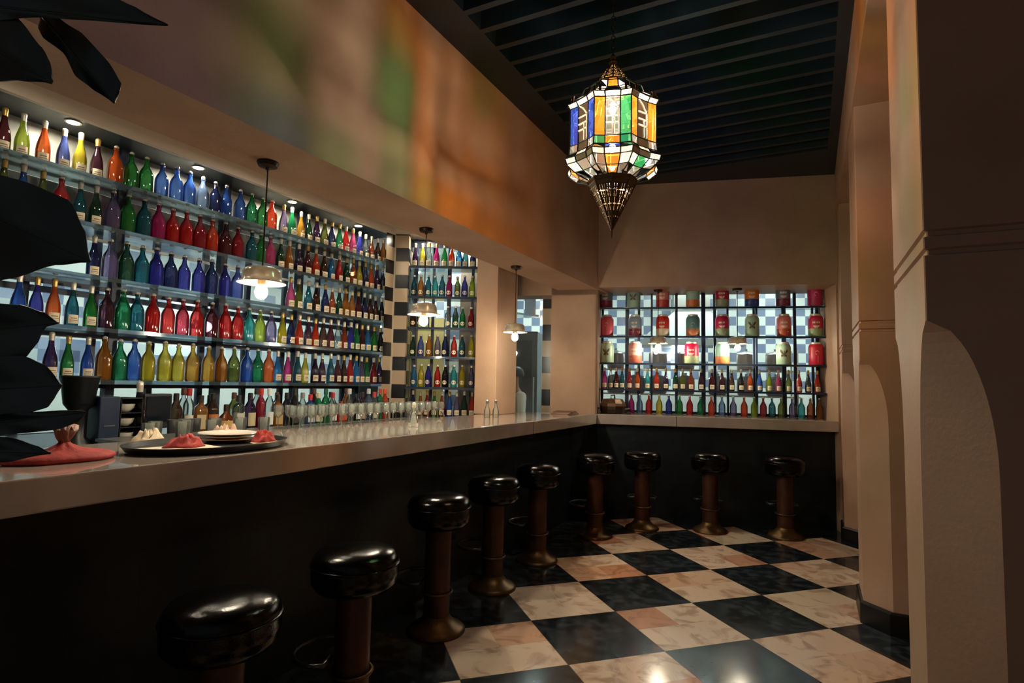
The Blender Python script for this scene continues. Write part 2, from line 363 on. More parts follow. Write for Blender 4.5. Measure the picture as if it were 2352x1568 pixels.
for z in (1.3, 1.62): MB().box(-1.25, 1.25, -0.16, 0.16, z, z+0.02).build('shelf', MT['chrome'], t)
for sx in (-1.22, 1.22):
    for sy in (-0.15, 0.15): MB().tube([(sx, sy, 0.9), (sx, sy, 1.9)], 0.012).build('post', MT['chrome'], t)
potm = MB().lathe([(0.09, 0), (0.11, 0.01), (0.12, 0.1), (0.115, 0.2), (0.12, 0.205)], 18).mesh('pot', 40)
potm.materials.append(P('brown_pot', '#4a2f28', 0.4, metal=0.3))
lidm = MB().lathe([(0.118, 0.205), (0.1, 0.225), (0.03, 0.245), (0.015, 0.25), (0.02, 0.275), (0.001, 0.28)], 18).mesh('lid', 40); lidm.materials.append(MT['chrome'])
PL = ('behind the left tins', 'left of the hanging lamps', 'between the lamps', 'under the hood', 'behind the sage tins', 'behind the mint tin', 'behind the flamingo tin')
for k, s in enumerate((0.15, 0.42, 0.7, 1.05, 1.45, 1.8, 2.15)):
    for r_, z in enumerate((1.32, 1.64)):
        if r_ == 1 and k in (1, 4): continue
        t = thing('stock_pot', 'brown lidded pot on the %s rack shelf, %s' % (('lower', 'upper')[r_], PL[k]), 'pot', FW(s, 1.45) + (z,), 0, 'pots on the kitchen rack')
        clone(potm, 'body', t); clone(lidm, 'lid', t)
t = thing('glass_fridge', 'tall dark glass door fridge seen through the narrow opening', 'fridge', FW(-1.08, 0.98) + (0,), kf)
MB().box(-0.24, 0.24, 0, 0.5, 0, 2.1).build('cabinet', MT['steel_dark'], t, bevel=0.01)
MB().box(-0.17, 0.17, -0.012, 0, 0.2, 1.98).build('door', glassy('fridge_glass', '#39403f', 0.3, 0.3, 0.05, 1.6), t)
MB().tube([(0.2, -0.03, 0.9), (0.2, -0.03, 1.5)], 0.01).build('handle', MT['chrome'], t)
BW = checker_mat('black_cream_tile', '#b09c84', '#101318', 0.145, 0.048, 0.07, 0.07)
struct(MB().box(-0.05, 0.12, 0, 0.06, 0, 2.5).build('trim_5', [checker_mat('black_cream_tile_wide', '#b09c84', '#101318', 0.2, 0.1, 0.05, 0.05)], loc=FW(-0.67, 0.62) + (0,), rz=kf))
t = thing('pass_shelf', 'glass shelf slanting across the top of the narrow opening', 'shelf', FW(-1.25, 0.75) + (2.3,), kf + 0.9)
MB().box(-0.5, 0.5, -0.12, 0.12, 0, 0.025).build('board', MT['shelf'], t)
for sx in (-0.45, 0.45): MB().box(sx-0.01, sx+0.01, -0.1, 0.1, 0.025, 0.8).build('hanger', MT['navy'], t)
struct(MB().box(-0.16, 0.16, -0.05, 0.05, 0, 2.2).build('door_1', MT['cream'], loc=PW(0.25, 1.1) + (0,), rz=T2))
struct(MB().box(-0.25, -0.16, -0.06, 0.06, 0, 2.25).build('trim_6', P('red_brown_wood', '#6d4433', 0.6), loc=PW(0.25, 1.1) + (0,), rz=T2))
struct(MB().box(0.17, 0.75, -0.02, 0.04, 0, 3.1).build('wall_kitchen.001', [KT], loc=PW(0.25, 1.25) + (0,), rz=T2))

# cook in white in the kitchen passage
def skin_mesh(name, joints, bones, mat, parent, sub=2):
    me = bpy.data.meshes.new(name); me.from_pydata([j[0] for j in joints], bones, [])
    o = bpy.data.objects.new(name, me); C.objects.link(o); o.parent = parent
    o.modifiers.new('skin', 'SKIN'); lay = me.skin_vertices[0] if len(me.skin_vertices) else None
    if lay is None:
        bm = bmesh.new(); bm.from_mesh(me); bm.verts.layers.skin.verify(); bm.to_mesh(me); bm.free(); lay = me.skin_vertices[0]
    for i, j in enumerate(joints): lay.data[i].radius = j[1]
    lay.data[0].use_root = True
    s = o.modifiers.new('sub', 'SUBSURF'); s.levels = sub; s.render_levels = sub
    me.materials.append(mat); return o
cook = thing('person', 'person in white standing in the kitchen, half hidden by the pillar', 'person', (-2.125, 3.5, 0), math.radians(-35))
J = [((0, 0, 0.86), (0.13, 0.09)), ((0, 0, 1.1), (0.13, 0.09)), ((0, 0, 1.28), (0.15, 0.09)), ((0, 0, 1.36), (0.055, 0.055)), ((0, -0.01, 1.43), (0.06, 0.07)), ((0, -0.015, 1.5), (0.068, 0.085)), ((0, -0.01, 1.57), (0.05, 0.06)),
     ((0.17, 0, 1.27), (0.05, 0.05)), ((0.22, -0.02, 1.03), (0.042, 0.042)), ((0.16, -0.2, 0.98), (0.032, 0.03)), ((0.13, -0.27, 0.98), (0.035, 0.02)),
     ((-0.17, 0, 1.27), (0.05, 0.05)), ((-0.22, -0.02, 1.03), (0.042, 0.042)), ((-0.16, -0.2, 0.98), (0.032, 0.03)), ((-0.13, -0.27, 0.98), (0.035, 0.02)),
     ((0.09, 0, 0.8), (0.085, 0.085)), ((0.1, -0.01, 0.44), (0.06, 0.06)), ((0.1, 0.01, 0.07), (0.04, 0.045)), ((0.1, -0.12, 0.03), (0.04, 0.03)),
     ((-0.09, 0, 0.8), (0.085, 0.085)), ((-0.1, -0.01, 0.44), (0.06, 0.06)), ((-0.1, 0.01, 0.07), (0.04, 0.045)), ((-0.1, -0.12, 0.03), (0.04, 0.03)), ((0, -0.1, 1.49), (0.014, 0.018))]
BN = [(0, 1), (1, 2), (2, 3), (3, 4), (4, 5), (5, 6), (2, 7), (7, 8), (8, 9), (9, 10), (2, 11), (11, 12), (12, 13), (13, 14), (0, 15), (15, 16), (16, 17), (17, 18), (0, 19), (19, 20), (20, 21), (21, 22), (5, 23)]
for sx, bi in ((1, 10), (-1, 14)):
    for q, (dx, L_) in enumerate(((0.024, 0.05), (0.009, 0.058), (-0.007, 0.055), (-0.021, 0.043))):
        J.append(((sx*0.13 - sx*0.01 + dx, -0.31, 0.975), (0.011, 0.01))); BN.append((bi, len(J)-1))
        J.append(((sx*0.13 - sx*0.015 + dx, -0.31 - L_*0.7, 0.96), (0.008, 0.008))); BN.append((len(J)-2, len(J)-1))
    J.append(((sx*0.13 - sx*0.045, -0.27, 0.97), (0.011, 0.011))); BN.append((bi, len(J)-1))
skin_mesh('body', J, BN, MT['skin'], cook)
JJ = [((0, 0, 0.62), (0.19, 0.14)), ((0, 0, 0.86), (0.155, 0.115)), ((0, 0, 1.1), (0.15, 0.11)), ((0, 0, 1.27), (0.165, 0.105)), ((0, 0, 1.335), (0.075, 0.075)), ((0.18, 0, 1.27), (0.065, 0.065)), ((0.225, -0.02, 1.03), (0.058, 0.058)), ((0.18, -0.15, 0.99), (0.045, 0.045)), ((-0.18, 0, 1.27), (0.065, 0.065)), ((-0.225, -0.02, 1.03), (0.058, 0.058)), ((-0.18, -0.15, 0.99), (0.045, 0.045))]
skin_mesh('jacket', JJ, [(0, 1), (1, 2), (2, 3), (3, 4), (3, 5), (5, 6), (6, 7), (3, 8), (8, 9), (9, 10)], MT['cloth_white'], cook)
MB().lathe([(0.094, -0.02), (0.096, 0.02), (0.085, 0.065), (0.05, 0.098), (0.001, 0.108)], 18, (0, 0.012, 1.52), sy=1.15).build('hair', MT['hair'], cook, smooth=180)

# ------------------------------------------------------------------ glazing behind the shelves
def window(name, mb_pane, mb_frame, loc, rz):
    o = struct(mb_pane.build(name, MT['pane'], loc=loc, rz=rz)); f = mb_frame.build('window_frame', MT['navy'], loc=(0, 0, 0)); f.parent = o
mp, mf = MB(), MB(); mp.box(-0.004, 0.004, -5, 2.6, 1.0, 2.965)
for y in (-2.2, -1.78, -1.36, -0.98, -0.56, -0.14, 0.28, 0.7, 1.12, 1.54, 1.96): mf.box(-0.02, 0.02, y-0.022, y+0.022, 1.0, 2.965)
for z in (1.0, 1.98, 2.94): mf.box(-0.018, 0.018, -5, 2.6, z-0.02, z+0.02)
window('window_1', mp, mf, (-3.47, 0, 0), 0)
struct(MB().box(-3.6, -3.42, -5, 2.6, 0, 1.0).build('wall_left.001', MT['black']))
mp, mf = MB(), MB(); mp.box(0, 2.42, -0.004, 0.004, 1.1, 2.5)
for s in (0.02, 0.45, 0.88, 1.31, 1.74, 2.17, 2.40): mf.box(s-0.015, s+0.015, -0.015, 0.015, 1.1, 2.5)
mf.box(0, 2.42, -0.015, 0.015, 1.1, 1.13)
window('window_2', mp, mf, FW(0, 0.6) + (0,), TF)
mp, mf = MB(), MB(); mp.box(0.1, 1.6, -0.004, 0.004, 1.0, 2.985)
for s in (0.35, 0.8, 1.25): mf.box(s-0.015, s+0.015, -0.015, 0.015, 1.0, 2.985)
window('window_3', mp, mf, PW(0, 0.5) + (0,), T2)
mb = MB()
mb.box(-3.16, -3.145, -2.4, 1.8, 2.63, 2.965); mb.box(-3.30, -3.285, -2.4, 1.8, 2.34, 2.8)
struct(mb.build('trim_9', P('pale_board', '#b9beb9', 0.35)))                  # pale boards behind the two top shelves
# tiled pillar where the two shelf walls meet
mb = MB(); a = PW(0, 0); b_ = PW(0.145, 0); c_ = PW(0.145, 0.5); 
mb.prism([(-2.8, 1.82), a, b_, c_, (-3.4, 2.5), (-3.31, 2.43)], 0.9, 2.965)
struct(mb.build('trim_7', [BW]))
struct(MB().box(-0.008, 0.008, -0.008, 0.008, 0.9, 2.965).build('trim_8', MT['silver'], loc=(-2.797, 1.962, 0), rz=T2/2))

# ------------------------------------------------------------------ shelving units
LZ = (2.62, 2.32, 2.0, 1.68, 1.355)
unit = thing('shelving', 'tall navy framed glass shelving along the left wall', 'shelving', (-2.8, 0, 0.95))
for y in (-2.2, -1.42, -0.64, 0.144, 0.93, 1.72):
    MB().box(-0.3, -0.24, y-0.028, y+0.028, 0.07, 2.015).build('post', MT['navy'], unit)
for z in LZ: MB().prism([(-0.30, -2.4), (0, -2.4), (0, 1.815), (-0.125, 1.97), (-0.30, 2.0)], z-0.95, z-0.95+0.026).build('glass_shelf', MT['shelf'], unit)
for z in LZ[2:]: MB().box(-0.30, -0.28, -2.4, 1.78, z-0.95-0.03, z-0.95).build('shelf_rail', MT['navy'], unit)
PZ = (2.645, 2.32, 1.99, 1.68, 1.36, 1.05)
unit2 = thing('shelving', 'short navy framed glass shelving between the tiled pillar and plaster pillar', 'shelving', PW(0, 0) + (0.95,), T2)
for s in (0.19, 0.56, 0.95): MB().box(s-0.02, s+0.02, 0.22, 0.26, 0, 2.03).build('post', MT['navy'], unit2)
for z in PZ: MB().box(0.15, 0.97, 0.0, 0.24, z-0.95-0.022, z-0.95).build('glass_shelf', MT['shelf'], unit2)
for z in PZ: MB().box(0.15, 0.97, 0.0, 0.012, z-0.95-0.026, z-0.95-0.002).build('shelf_rail', MT['navy'], unit2)
MB().box(0.15, 0.97, 0.24, 0.28, 1.95, 2.03).build('header_rail', MT['navy'], unit2)
FZ = (2.32, 1.99, 1.68, 1.38)
unit3 = thing('shelving', 'glass and navy metal shelving of tins set in the far wall', 'shelving', FW(0, 0) + (1.1,), TF)
for s, w in ((0.314, 0.022), (0.596, 0.011), (0.878, 0.011), (1.174, 0.022), (1.438, 0.011), (1.746, 0.011), (2.032, 0.022), (2.328, 0.011)):
    MB().box(s-w, s+w, 0.49, 0.52, 0, 1.4).build('post', MT['navy'], unit3)
for z in FZ: MB().box(0.005, 2.41, 0.33, 0.52, z-1.1-0.02, z-1.1).build('glass_shelf', MT['shelf'], unit3)
for z in FZ: MB().box(0.005, 2.41, 0.33, 0.34, z-1.1-0.022, z-1.1-0.002).build('shelf_rail', MT['navy'], unit3)

# ------------------------------------------------------------------ coloured bottles
COL = dict(maroon='#5a1424', lime='#a9c43a', orange='#e0601e', periwinkle='#5468c0', yellow='#d6c534', plum='#4a2036', green='#1f8a3a', blue='#2f62c0',
    paleblue='#7f9fd0', navy='#15245c', emerald='#0d8a52', vermilion='#e2401c', lavender='#8f7fb0', gold='#cf9a2e', darkgreen='#0d4a30', purple='#3a1a4a',
    olive='#6d7a2c', red='#d01c1c', pink='#d8508a', indigo='#3236a0', clear='#b4c0bc', copper='#a8481c', brown='#4a2a18', amber='#b8701a', teal='#106a7a',
    magenta='#c01a78', crimson='#a8142c', sky='#2a8ac8', aqua='#3ab0b4', black='#14141c')
GM = {}
for k, v in COL.items():
    if k == 'clear': GM[k] = glassy('glass_clear', v, 0.8, 0.12, 0.03, 1.5, tint=(0.86, 0.9, 0.9))
    elif k in ('lavender', 'paleblue'): GM[k] = glassy('glass_'+k, v, 0.6, 0.35, 0.03, 1.5)
    else: GM[k] = glassy('glass_'+k, tuple(min(1, c*1.15 + 0.012) for c in srgb(v)), 0.5, 0.5, 0.03, 1.5)
def mesh_of(mb, name, mats, smooth=50):
    me = mb.mesh(name, smooth)
    for m_ in (mats if isinstance(mats, (list, tuple)) else [mats]): me.materials.append(m_)
    return me
S_body = mesh_of(MB().lathe([(0.001, 0.003), (0.039, 0), (0.0445, 0.006), (0.0455, 0.02), (0.0455, 0.135), (0.043, 0.153), (0.034, 0.178), (0.021, 0.2), (0.0155, 0.218), (0.0138, 0.243), (0.0172, 0.245), (0.0172, 0.257), (0.012, 0.259), (0.001, 0.259)], 18), 'swing_top_glass', GM['red'])
sb = MB().lathe([(0.010, 0.259), (0.014, 0.262), (0.0145, 0.27), (0.008, 0.277), (0.001, 0.279)], 12)
sw = MB().tube([(0.0175, 0, 0.235), (0.021, 0, 0.25), (0.017, 0, 0.272), (0, 0, 0.276), (-0.017, 0, 0.272), (-0.021, 0, 0.25), (-0.0175, 0, 0.235)], 0.0016, 5)
S_stop = mesh_of(sb, 'stopper', MT['ceram']); S_wire = mesh_of(sw, 'wire_bail', MT['wire'])
W_prof = [(0.001, 0.006), (0.031, 0), (0.0355, 0.006), (0.0365, 0.02), (0.0365, 0.095), (0.034, 0.122), (0.028, 0.15), (0.0205, 0.176), (0.015, 0.2), (0.0128, 0.235), (0.0128, 0.25), (0.001, 0.25)]
W_body = mesh_of(MB().lathe(W_prof, 18), 'wine_glass_body', GM['red'])
W_cap = mesh_of(MB().lathe([(0.0136, 0.226), (0.0142, 0.25), (0.0152, 0.254), (0.0152, 0.268), (0.011, 0.275), (0.001, 0.277)], 14), 'foil_cap', MT['gold'])
def patch(r, z0, z1, half, mt=0, n=8, a0=0.0):
    vs = []; fs = []
    for i in range(n+1):
        a = a0 + (-half + 2*half*i/n); vs += [(r*math.cos(a), r*math.sin(a), z0), (r*math.cos(a), r*math.sin(a), z1)]
    for i in range(n): fs.append((2*i, 2*i+2, 2*i+3, 2*i+1))
    return vs, fs, mt
lb = MB(); lb.add(*patch(0.0375, 0.018, 0.072, 0.75)); lb.add(*patch(0.0378, 0.048, 0.054, 0.45, 1)); lb.add(*patch(0.0378, 0.036, 0.04, 0.6, 1)); lb.add(*patch(0.0378, 0.027, 0.029, 0.5, 1))
W_label = mesh_of(lb, 'paper_label', [MT['paper'], MT['ink']])
R_prof = [(0.001, 0.006), (0.030, 0), (0.034, 0.006), (0.0345, 0.03), (0.0345, 0.065), (0.0335, 0.07), (0.0345, 0.075), (0.0335, 0.092), (0.0345, 0.098), (0.0325, 0.118), (0.0335, 0.124), (0.03, 0.145), (0.022, 0.168), (0.0145, 0.186), (0.0125, 0.215), (0.0150, 0.218), (0.0150, 0.228), (0.001, 0.23)]
R_body = mesh_of(MB().lathe(R_prof, 18), 'ribbed_glass', GM['red'])
vs = [(0.0352, 0, 0.05)]; fs = []
for i in range(16):
    a = 2*PI*i/16; yy = 0.022*math.cos(a); vs.append((math.sqrt(0.0352**2-yy*yy), yy, 0.05+0.022*math.sin(a)))
for i in range(16): fs.append((0, 1+i, 1+(i+1) % 16))
R_label = mesh_of(MB().add(vs, fs), 'round_label', MT['paper'])
R_cap = mesh_of(MB().lathe([(0.0155, 0.219), (0.0158, 0.232), (0.012, 0.238), (0.001, 0.239)], 12), 'cap', MT['silver'])
NM = dict(S='swing_top_bottle', W='labelled_bottle', R='ribbed_bottle')
DESC = dict(S='swing-top bottle', W='paper-labelled bottle', R='ribbed bottle, round label,')
CN = dict(paleblue='pale blue', darkgreen='dark green', lavender='pale lavender', clear='clear glass', navy='navy blue', sky='sky blue')
def bottle(kind, colr, loc, rz, label, group, sc=1.0):
    t = thing(NM[kind], label, 'bottle', loc, rz, group); t.scale = (sc, sc, sc)
    if kind == 'S':
        clone(S_body, 'body', t, GM[colr]); clone(S_stop, 'stopper', t); clone(S_wire, 'wire_bail', t)
    elif kind == 'W':
        clone(W_body, 'body', t, GM[colr]); clone(W_cap, 'foil_cap', t, MT['silver'] if R.random() < 0.5 else MT['gold']); clone(W_label, 'paper_label', t)
    else:
        clone(R_body, 'body', t, GM[colr]); clone(R_cap, 'cap', t); clone(R_label, 'round_label', t)
    return t
ROWS = [
 '-1.352 maroon W,-1.264 lime W,-1.160 orange W,-1.056 periwinkle W,-0.966 yellow W,-0.870 plum W,-0.760 orange S,-0.662 green S,-0.562 green S,-0.454 blue S,-0.348 blue S,-0.250 blue S,-0.146 paleblue S,-0.044 navy S,0.050 blue S,0.174 blue S,0.282 emerald S,0.388 green S,0.480 vermilion S,0.606 lavender W,0.696 emerald W,0.800 gold W,0.886 darkgreen W,0.984 purple W,1.082 olive W,1.176 navy W,1.274 emerald W,1.362 red W,1.460 pink W,1.560 indigo W,1.650 clear W,1.736 copper W',
 '-1.334 olive W,-1.244 blue W,-1.148 olive W,-1.052 red S,-0.948 teal W,-0.858 darkgreen W,-0.756 lavender S,-0.662 green S,-0.558 teal S,-0.460 magenta S,-0.358 red S,-0.256 red S,-0.152 crimson S,-0.050 vermilion S,0.060 maroon S,0.172 crimson S,0.302 teal S,0.390 green S,0.484 pink S,0.592 darkgreen W,0.686 amber W,0.792 purple W,0.894 maroon W,0.992 vermilion W,1.094 brown W,1.188 sky W,1.290 red W,1.392 darkgreen W,1.488 copper W,1.576 yellow W,1.670 navy W,1.756 orange W',
 '-0.848 navy W,-0.752 lavender S,-0.652 darkgreen S,-0.550 teal S,-0.454 indigo S,-0.352 navy S,-0.252 indigo S,-0.138 indigo S,-0.036 navy S,0.078 indigo S,0.188 periwinkle S,0.720 pink W,0.808 olive W,0.922 teal W,1.016 brown W,1.130 navy W,1.212 copper W,1.310 darkgreen W,1.392 amber W,1.488 amber W,1.582 maroon W,1.676 navy W,1.758 brown W',
 '-1.216 blue W,-1.136 indigo W,-1.046 orange W,-0.946 teal W,-0.844 green W,-0.750 plum S,-0.652 emerald S,-0.562 teal S,-0.456 red S,-0.348 red S,-0.242 crimson S,-0.132 red S,-0.012 maroon S,0.102 red S,0.212 red S,0.316 aqua S,0.420 lime S,0.532 lavender S,0.650 yellow W,0.744 navy W,0.836 vermilion W,0.938 plum W,1.024 vermilion W,1.120 brown W,1.214 maroon W,1.312 clear W,1.398 copper W,1.496 indigo W,1.582 emerald W,1.668 maroon W,1.758 sky W',
 '-1.040 purple W,-0.950 green W,-0.840 blue W,-0.746 amber S,-0.650 emerald S,-0.560 blue S,-0.466 yellow S,-0.352 yellow S,-0.254 yellow S,-0.146 gold S,-0.020 gold S,0.088 amber S,0.198 olive S,0.316 blue S,0.420 emerald S,0.526 orange S,0.620 sky W,0.726 magenta W,0.836 teal W,0.920 yellow W,1.038 purple W,1.124 plum W,1.234 teal W,1.324 maroon W,1.418 brown W,1.514 red W,1.612 sky W,1.702 lavender W,1.784 emerald W']
EXTRA = ['1.838 brown W,1.922 amber W', '1.854 purple W,1.946 black W', '1.852 brown W,1.950 black W', '1.864 green W,1.968 black W', '1.908 crimson W,2.006 purple W']
RN = ('top', 'second', 'third', 'fourth', 'fifth')
def spread(items, gap):
    ys = [float(e.split()[0]) for e in items]
    for _ in range(60):
        for k in range(len(ys)-1):
            g = ys[k+1] - ys[k]
            if g < gap: ys[k] -= (gap-g)/2; ys[k+1] += (gap-g)/2
    return ys
for r_, row in enumerate(ROWS):
    items = (row + ',' + EXTRA[r_]).split(','); n = len(items); ys = spread(items, 0.087)
    over = max(0, ys[-1] - 1.93)
    if over: ys = [y - over * max(0, (k - n + 8) / 7) for k, y in enumerate(ys)]
    for k, e in enumerate(items):
        y, c, ty = e.split(); c2 = CN.get(c, c)
        bottle(ty, c, (-2.93, ys[k], LZ[r_]+0.026), R.uniform(-0.3, 0.1), '%s %s, %s from left on %s shelf of the long wall' % (c2, DESC[ty], ordw(k+1), RN[r_]), 'bottles on the %s shelf of the long wall' % RN[r_], R.uniform(0.97, 1.03))
PROWS = ['0.19 purple W,0.275 yellow W,0.36 clear W,0.444 magenta W,0.534 green W,0.625 vermilion W,0.715 sky W,0.80 teal W,0.885 navy W',
 '0.19 teal R,0.275 amber R,0.36 teal R,0.44 aqua R,0.52 teal R,0.60 magenta R,0.685 olive R,0.765 indigo R,0.845 lime R',
 '0.19 brown R,0.27 clear R,0.35 clear R,0.506 clear R,0.604 darkgreen R,0.692 emerald R,0.800 crimson R',
 '0.19 darkgreen R,0.275 periwinkle R,0.36 amber R,0.44 lavender R,0.53 navy R,0.62 red R,0.71 teal R,0.812 yellow R',
 '0.19 sky R,0.275 yellow R,0.36 indigo R,0.445 red R,0.53 black R,0.62 aqua R,0.71 yellow R,0.822 lavender R',
 '0.19 navy W,0.275 amber W,0.36 crimson W,0.444 green W,0.525 copper W,0.605 blue W,0.685 lavender W,0.765 darkgreen W,0.845 vermilion W']
PROWS[0] = '0.074 purple W,0.164 yellow W,0.250 clear W,0.344 magenta W,0.444 green W,0.534 vermilion W,0.628 sky W,0.708 teal W,0.806 navy W'
PROWS[1] = '0.072 teal R,0.156 amber R,0.250 teal R,0.336 aqua R,0.424 teal R,0.514 magenta R,0.618 olive R,0.708 indigo R,0.802 lime R'
PROWS[2] = '0.070 brown R,0.158 clear R,0.234 clear R,0.506 clear R,0.604 darkgreen R,0.692 emerald R,0.800 crimson R'
PROWS[3] = '0.080 darkgreen R,0.178 periwinkle R,0.280 amber R,0.388 lavender R,0.482 navy R,0.594 red R,0.696 teal R,0.812 yellow R'
PROWS[4] = '0.106 sky R,0.194 yellow R,0.282 indigo R,0.398 red R,0.492 black R,0.602 aqua R,0.706 yellow R,0.822 lavender R'
PROWS[5] = '0.102 navy W,0.194 amber W,0.278 crimson W,0.370 green W,0.464 copper W,0.556 blue W,0.648 lavender W,0.742 darkgreen W,0.838 vermilion W'
PRN = ('top', 'second', 'third', 'fourth', 'fifth', 'lowest')
for r_, row in enumerate(PROWS):
    for k, e in enumerate(row.split(',')):
        s, c, ty = e.split(); c2 = CN.get(c, c); s = float(s)
        s = 0.195 + (s-0.07) * (0.845-0.195) / (0.83-0.07)
        bottle(ty, c, PW(s, 0.1) + (PZ[r_],), T2 - PI/2 + R.uniform(-0.2, 0.2), '%s %s %s from left on %s shelf of the short shelving' % (c2, DESC[ty].rstrip(','), ordw(k+1), PRN[r_]), 'bottles on the %s shelf of the short shelving' % PRN[r_], R.uniform(0.96, 1.03) * (0.98 if ty == 'W' else 1))
F4 = '0.06 magenta W,0.13 clear W,0.195 maroon W,0.26 teal W,0.345 crimson W,0.434 orange W,0.548 aqua W,0.650 vermilion W,0.752 purple W,0.858 darkgreen W,0.938 olive W,1.028 copper W,1.138 plum W,1.254 maroon W,1.362 plum W,1.464 brown W,1.564 black W,1.660 orange W,1.756 blue W,1.858 lime W,1.952 pink W,2.054 olive W,2.160 red W,2.252 black W,2.344 vermilion W'
F5 = '0.368 magenta S,0.460 paleblue S,0.564 red S,0.680 yellow S,0.786 indigo S,0.904 green S,1.014 red S,1.132 emerald S,1.248 vermilion S,1.360 paleblue S,1.480 lavender S,1.594 vermilion S,1.698 lime S,1.792 crimson S,1.882 teal S,1.976 olive S,2.09 lavender S,2.18 aqua S,2.27 copper S,2.36 amber S'
for k, e in enumerate(F4.split(',')):
    s, c, ty = e.split()
    bottle(ty, c, FW(float(s), 0.41) + (FZ[3],), TF - PI/2, '%s %s, %s from left on the shelf below the tins' % (CN.get(c, c), 'small labelled bottle', ordw(k+1)), 'small bottles below the tins', 0.88)
for k, e in enumerate(F5.split(',')):
    s, c, ty = e.split()
    bottle(ty, c, FW(float(s), 0.41) + (1.1,), TF - PI/2, '%s %s, %s from left along the back of the far bar top' % (CN.get(c, c), 'small swing-top bottle', ordw(k+1)), 'small bottles on the far bar top', 0.8)

# ------------------------------------------------------------------ tins on the far shelves
def tin(loc, rz, top, bot, emb, label, knob=True):
    t = thing('tin', label, 'tin', loc, rz, 'painted tins on the far shelves')
    r, h = 0.076, 0.225
    mt, mb2 = P('tin_'+top, top, 0.4), P('tin_'+bot, bot, 0.4)
    MB().lathe([(r*0.96, 0.0), (r, 0.004), (r, 0.085)], 24, m=1).lathe([(r, 0.085), (r, h-0.04), (r*0.97, h-0.022), (r*0.83, h)], 24, m=0, cap0=False).build('body', [mt, mb2], t, smooth=50)
    MB().lathe([(r*0.72, h), (r*0.74, h+0.004), (r*0.74, h+0.02), (r*0.6, h+0.025)], 24).build('lid', MT['silver'], t, smooth=40)
    ec = P('emblem_'+emb+top, {'butterfly': '#5a4a34', 'swirl': '#e8b0a0', 'fan': '#e8dcc0', 'flamingo': '#e89a90'}[emb], 0.5)
    mbx = MB(); rr = r + 0.0015
    def poly(pts):
        mbx.add([(rr*math.cos(a), rr*math.sin(a), z) for a, z in pts], [tuple(range(len(pts)))])
    if emb == 'butterfly':
        for sg in (-1, 1):
            poly([(0, 0.11), (sg*0.25, 0.15), (sg*0.5, 0.165), (sg*0.52, 0.14), (sg*0.3, 0.118)]); poly([(0, 0.11), (sg*0.28, 0.112), (sg*0.42, 0.095), (sg*0.3, 0.08), (sg*0.12, 0.09)])
        poly([(-0.04, 0.08), (0.04, 0.08), (0.04, 0.15), (-0.04, 0.15)])
    elif emb in ('swirl', 'flamingo'):
        pts = []
        for i in range(14):
            a = -0.5 + i*0.42; q = 0.5 - 0.028*i; pts.append((0.75*q*math.cos(a), 0.125 + 0.07*q*math.sin(a)))
        for i in range(13):
            (a1, z1), (a2, z2) = pts[i], pts[i+1]; poly([(a1, z1-0.004), (a2, z2-0.004), (a2, z2+0.004), (a1, z1+0.004)])
        if emb == 'flamingo': poly([(0.1, 0.02), (0.14, 0.02), (0.2, 0.1), (0.12, 0.1)])
    else:
        for q in range(5):
            a = (q-2)*0.17; poly([(a*0.3, 0.085), (a+0.07, 0.112), (a, 0.122), (a-0.07, 0.112)])
        for a in (-0.42, -0.24, -0.05, 0.15, 0.34): poly([(a-0.07, 0.142), (a+0.05, 0.14), (a+0.07, 0.16), (a-0.04, 0.162)])
        poly([(-0.5, 0.045), (0.5, 0.045), (0.5, 0.052), (-0.5, 0.052)])
    mbx.build('emblem', ec, t)
TS = [[(0.07, '#6e7687', '#7a2038', 'fan'), (0.39, '#7da09a', '#8fae9c', 'butterfly'), (0.716, '#cf7f7a', '#b2342a', 'fan'), (1.05, '#9ac8b4', '#d07a3a', 'swirl'), (1.368, '#b52a48', '#93a07c', 'fan'), (1.684, '#e0802c', '#27468a', 'fan'), (2.01, '#6a7488', '#742040', 'fan'), (2.335, '#c83068', '#b82858', 'swirl')],
      [(0.084, '#d85a6c', '#d05068', 'swirl'), (0.406, '#7f95a6', '#7c2a3c', 'fan'), (0.716, '#cc2c20', '#d8c8ae', 'fan'), (1.05, '#5f9a96', '#c0764c', 'swirl'), (1.368, '#c42450', '#93a57c', 'fan'), (1.684, '#a3bea4', '#9ab89e', 'butterfly'), (2.014, '#d77a76', '#a8452c', 'fan'), (2.335, '#b92144', '#8a9c74', 'fan')],
      [(0.088, '#a3bea4', '#9ab89e', 'butterfly'), (0.408, '#d68c84', '#b35c48', 'fan'), (1.034, '#d01c4c', '#9fae84', 'fan'), (1.368, '#82b0a2', '#c8784a', 'swirl'), (2.006, '#a3bea4', '#9ab89e', 'butterfly'), (2.335, '#c8203c', '#c41c40', 'flamingo')]]
TL = [['grey and maroon', 'grey green', 'pink and red', 'mint and orange', 'crimson and sage', 'orange and blue', 'slate and wine', 'plain magenta'],
      ['coral pink', 'grey blue and wine', 'red and cream', 'teal and orange', 'crimson and sage', 'mint butterfly', 'salmon and rust', 'raspberry and sage'],
      ['mint butterfly', 'salmon and rust', 'raspberry and sage', 'teal and orange', 'mint butterfly', 'crimson flamingo']]
for r_ in range(3):
    nr = len(TS[r_])
    for k, (s, a, b_, e) in enumerate(TS[r_]):
        where = '%s from left on the %s shelf of tins' % (ordw(k+1), ('top', 'middle', 'lowest')[r_])
        tin(FW(s, 0.41) + (FZ[r_],), TF - PI/2 - 0.15, a, b_, e, '%s painted tin, %s' % (TL[r_][k], where))

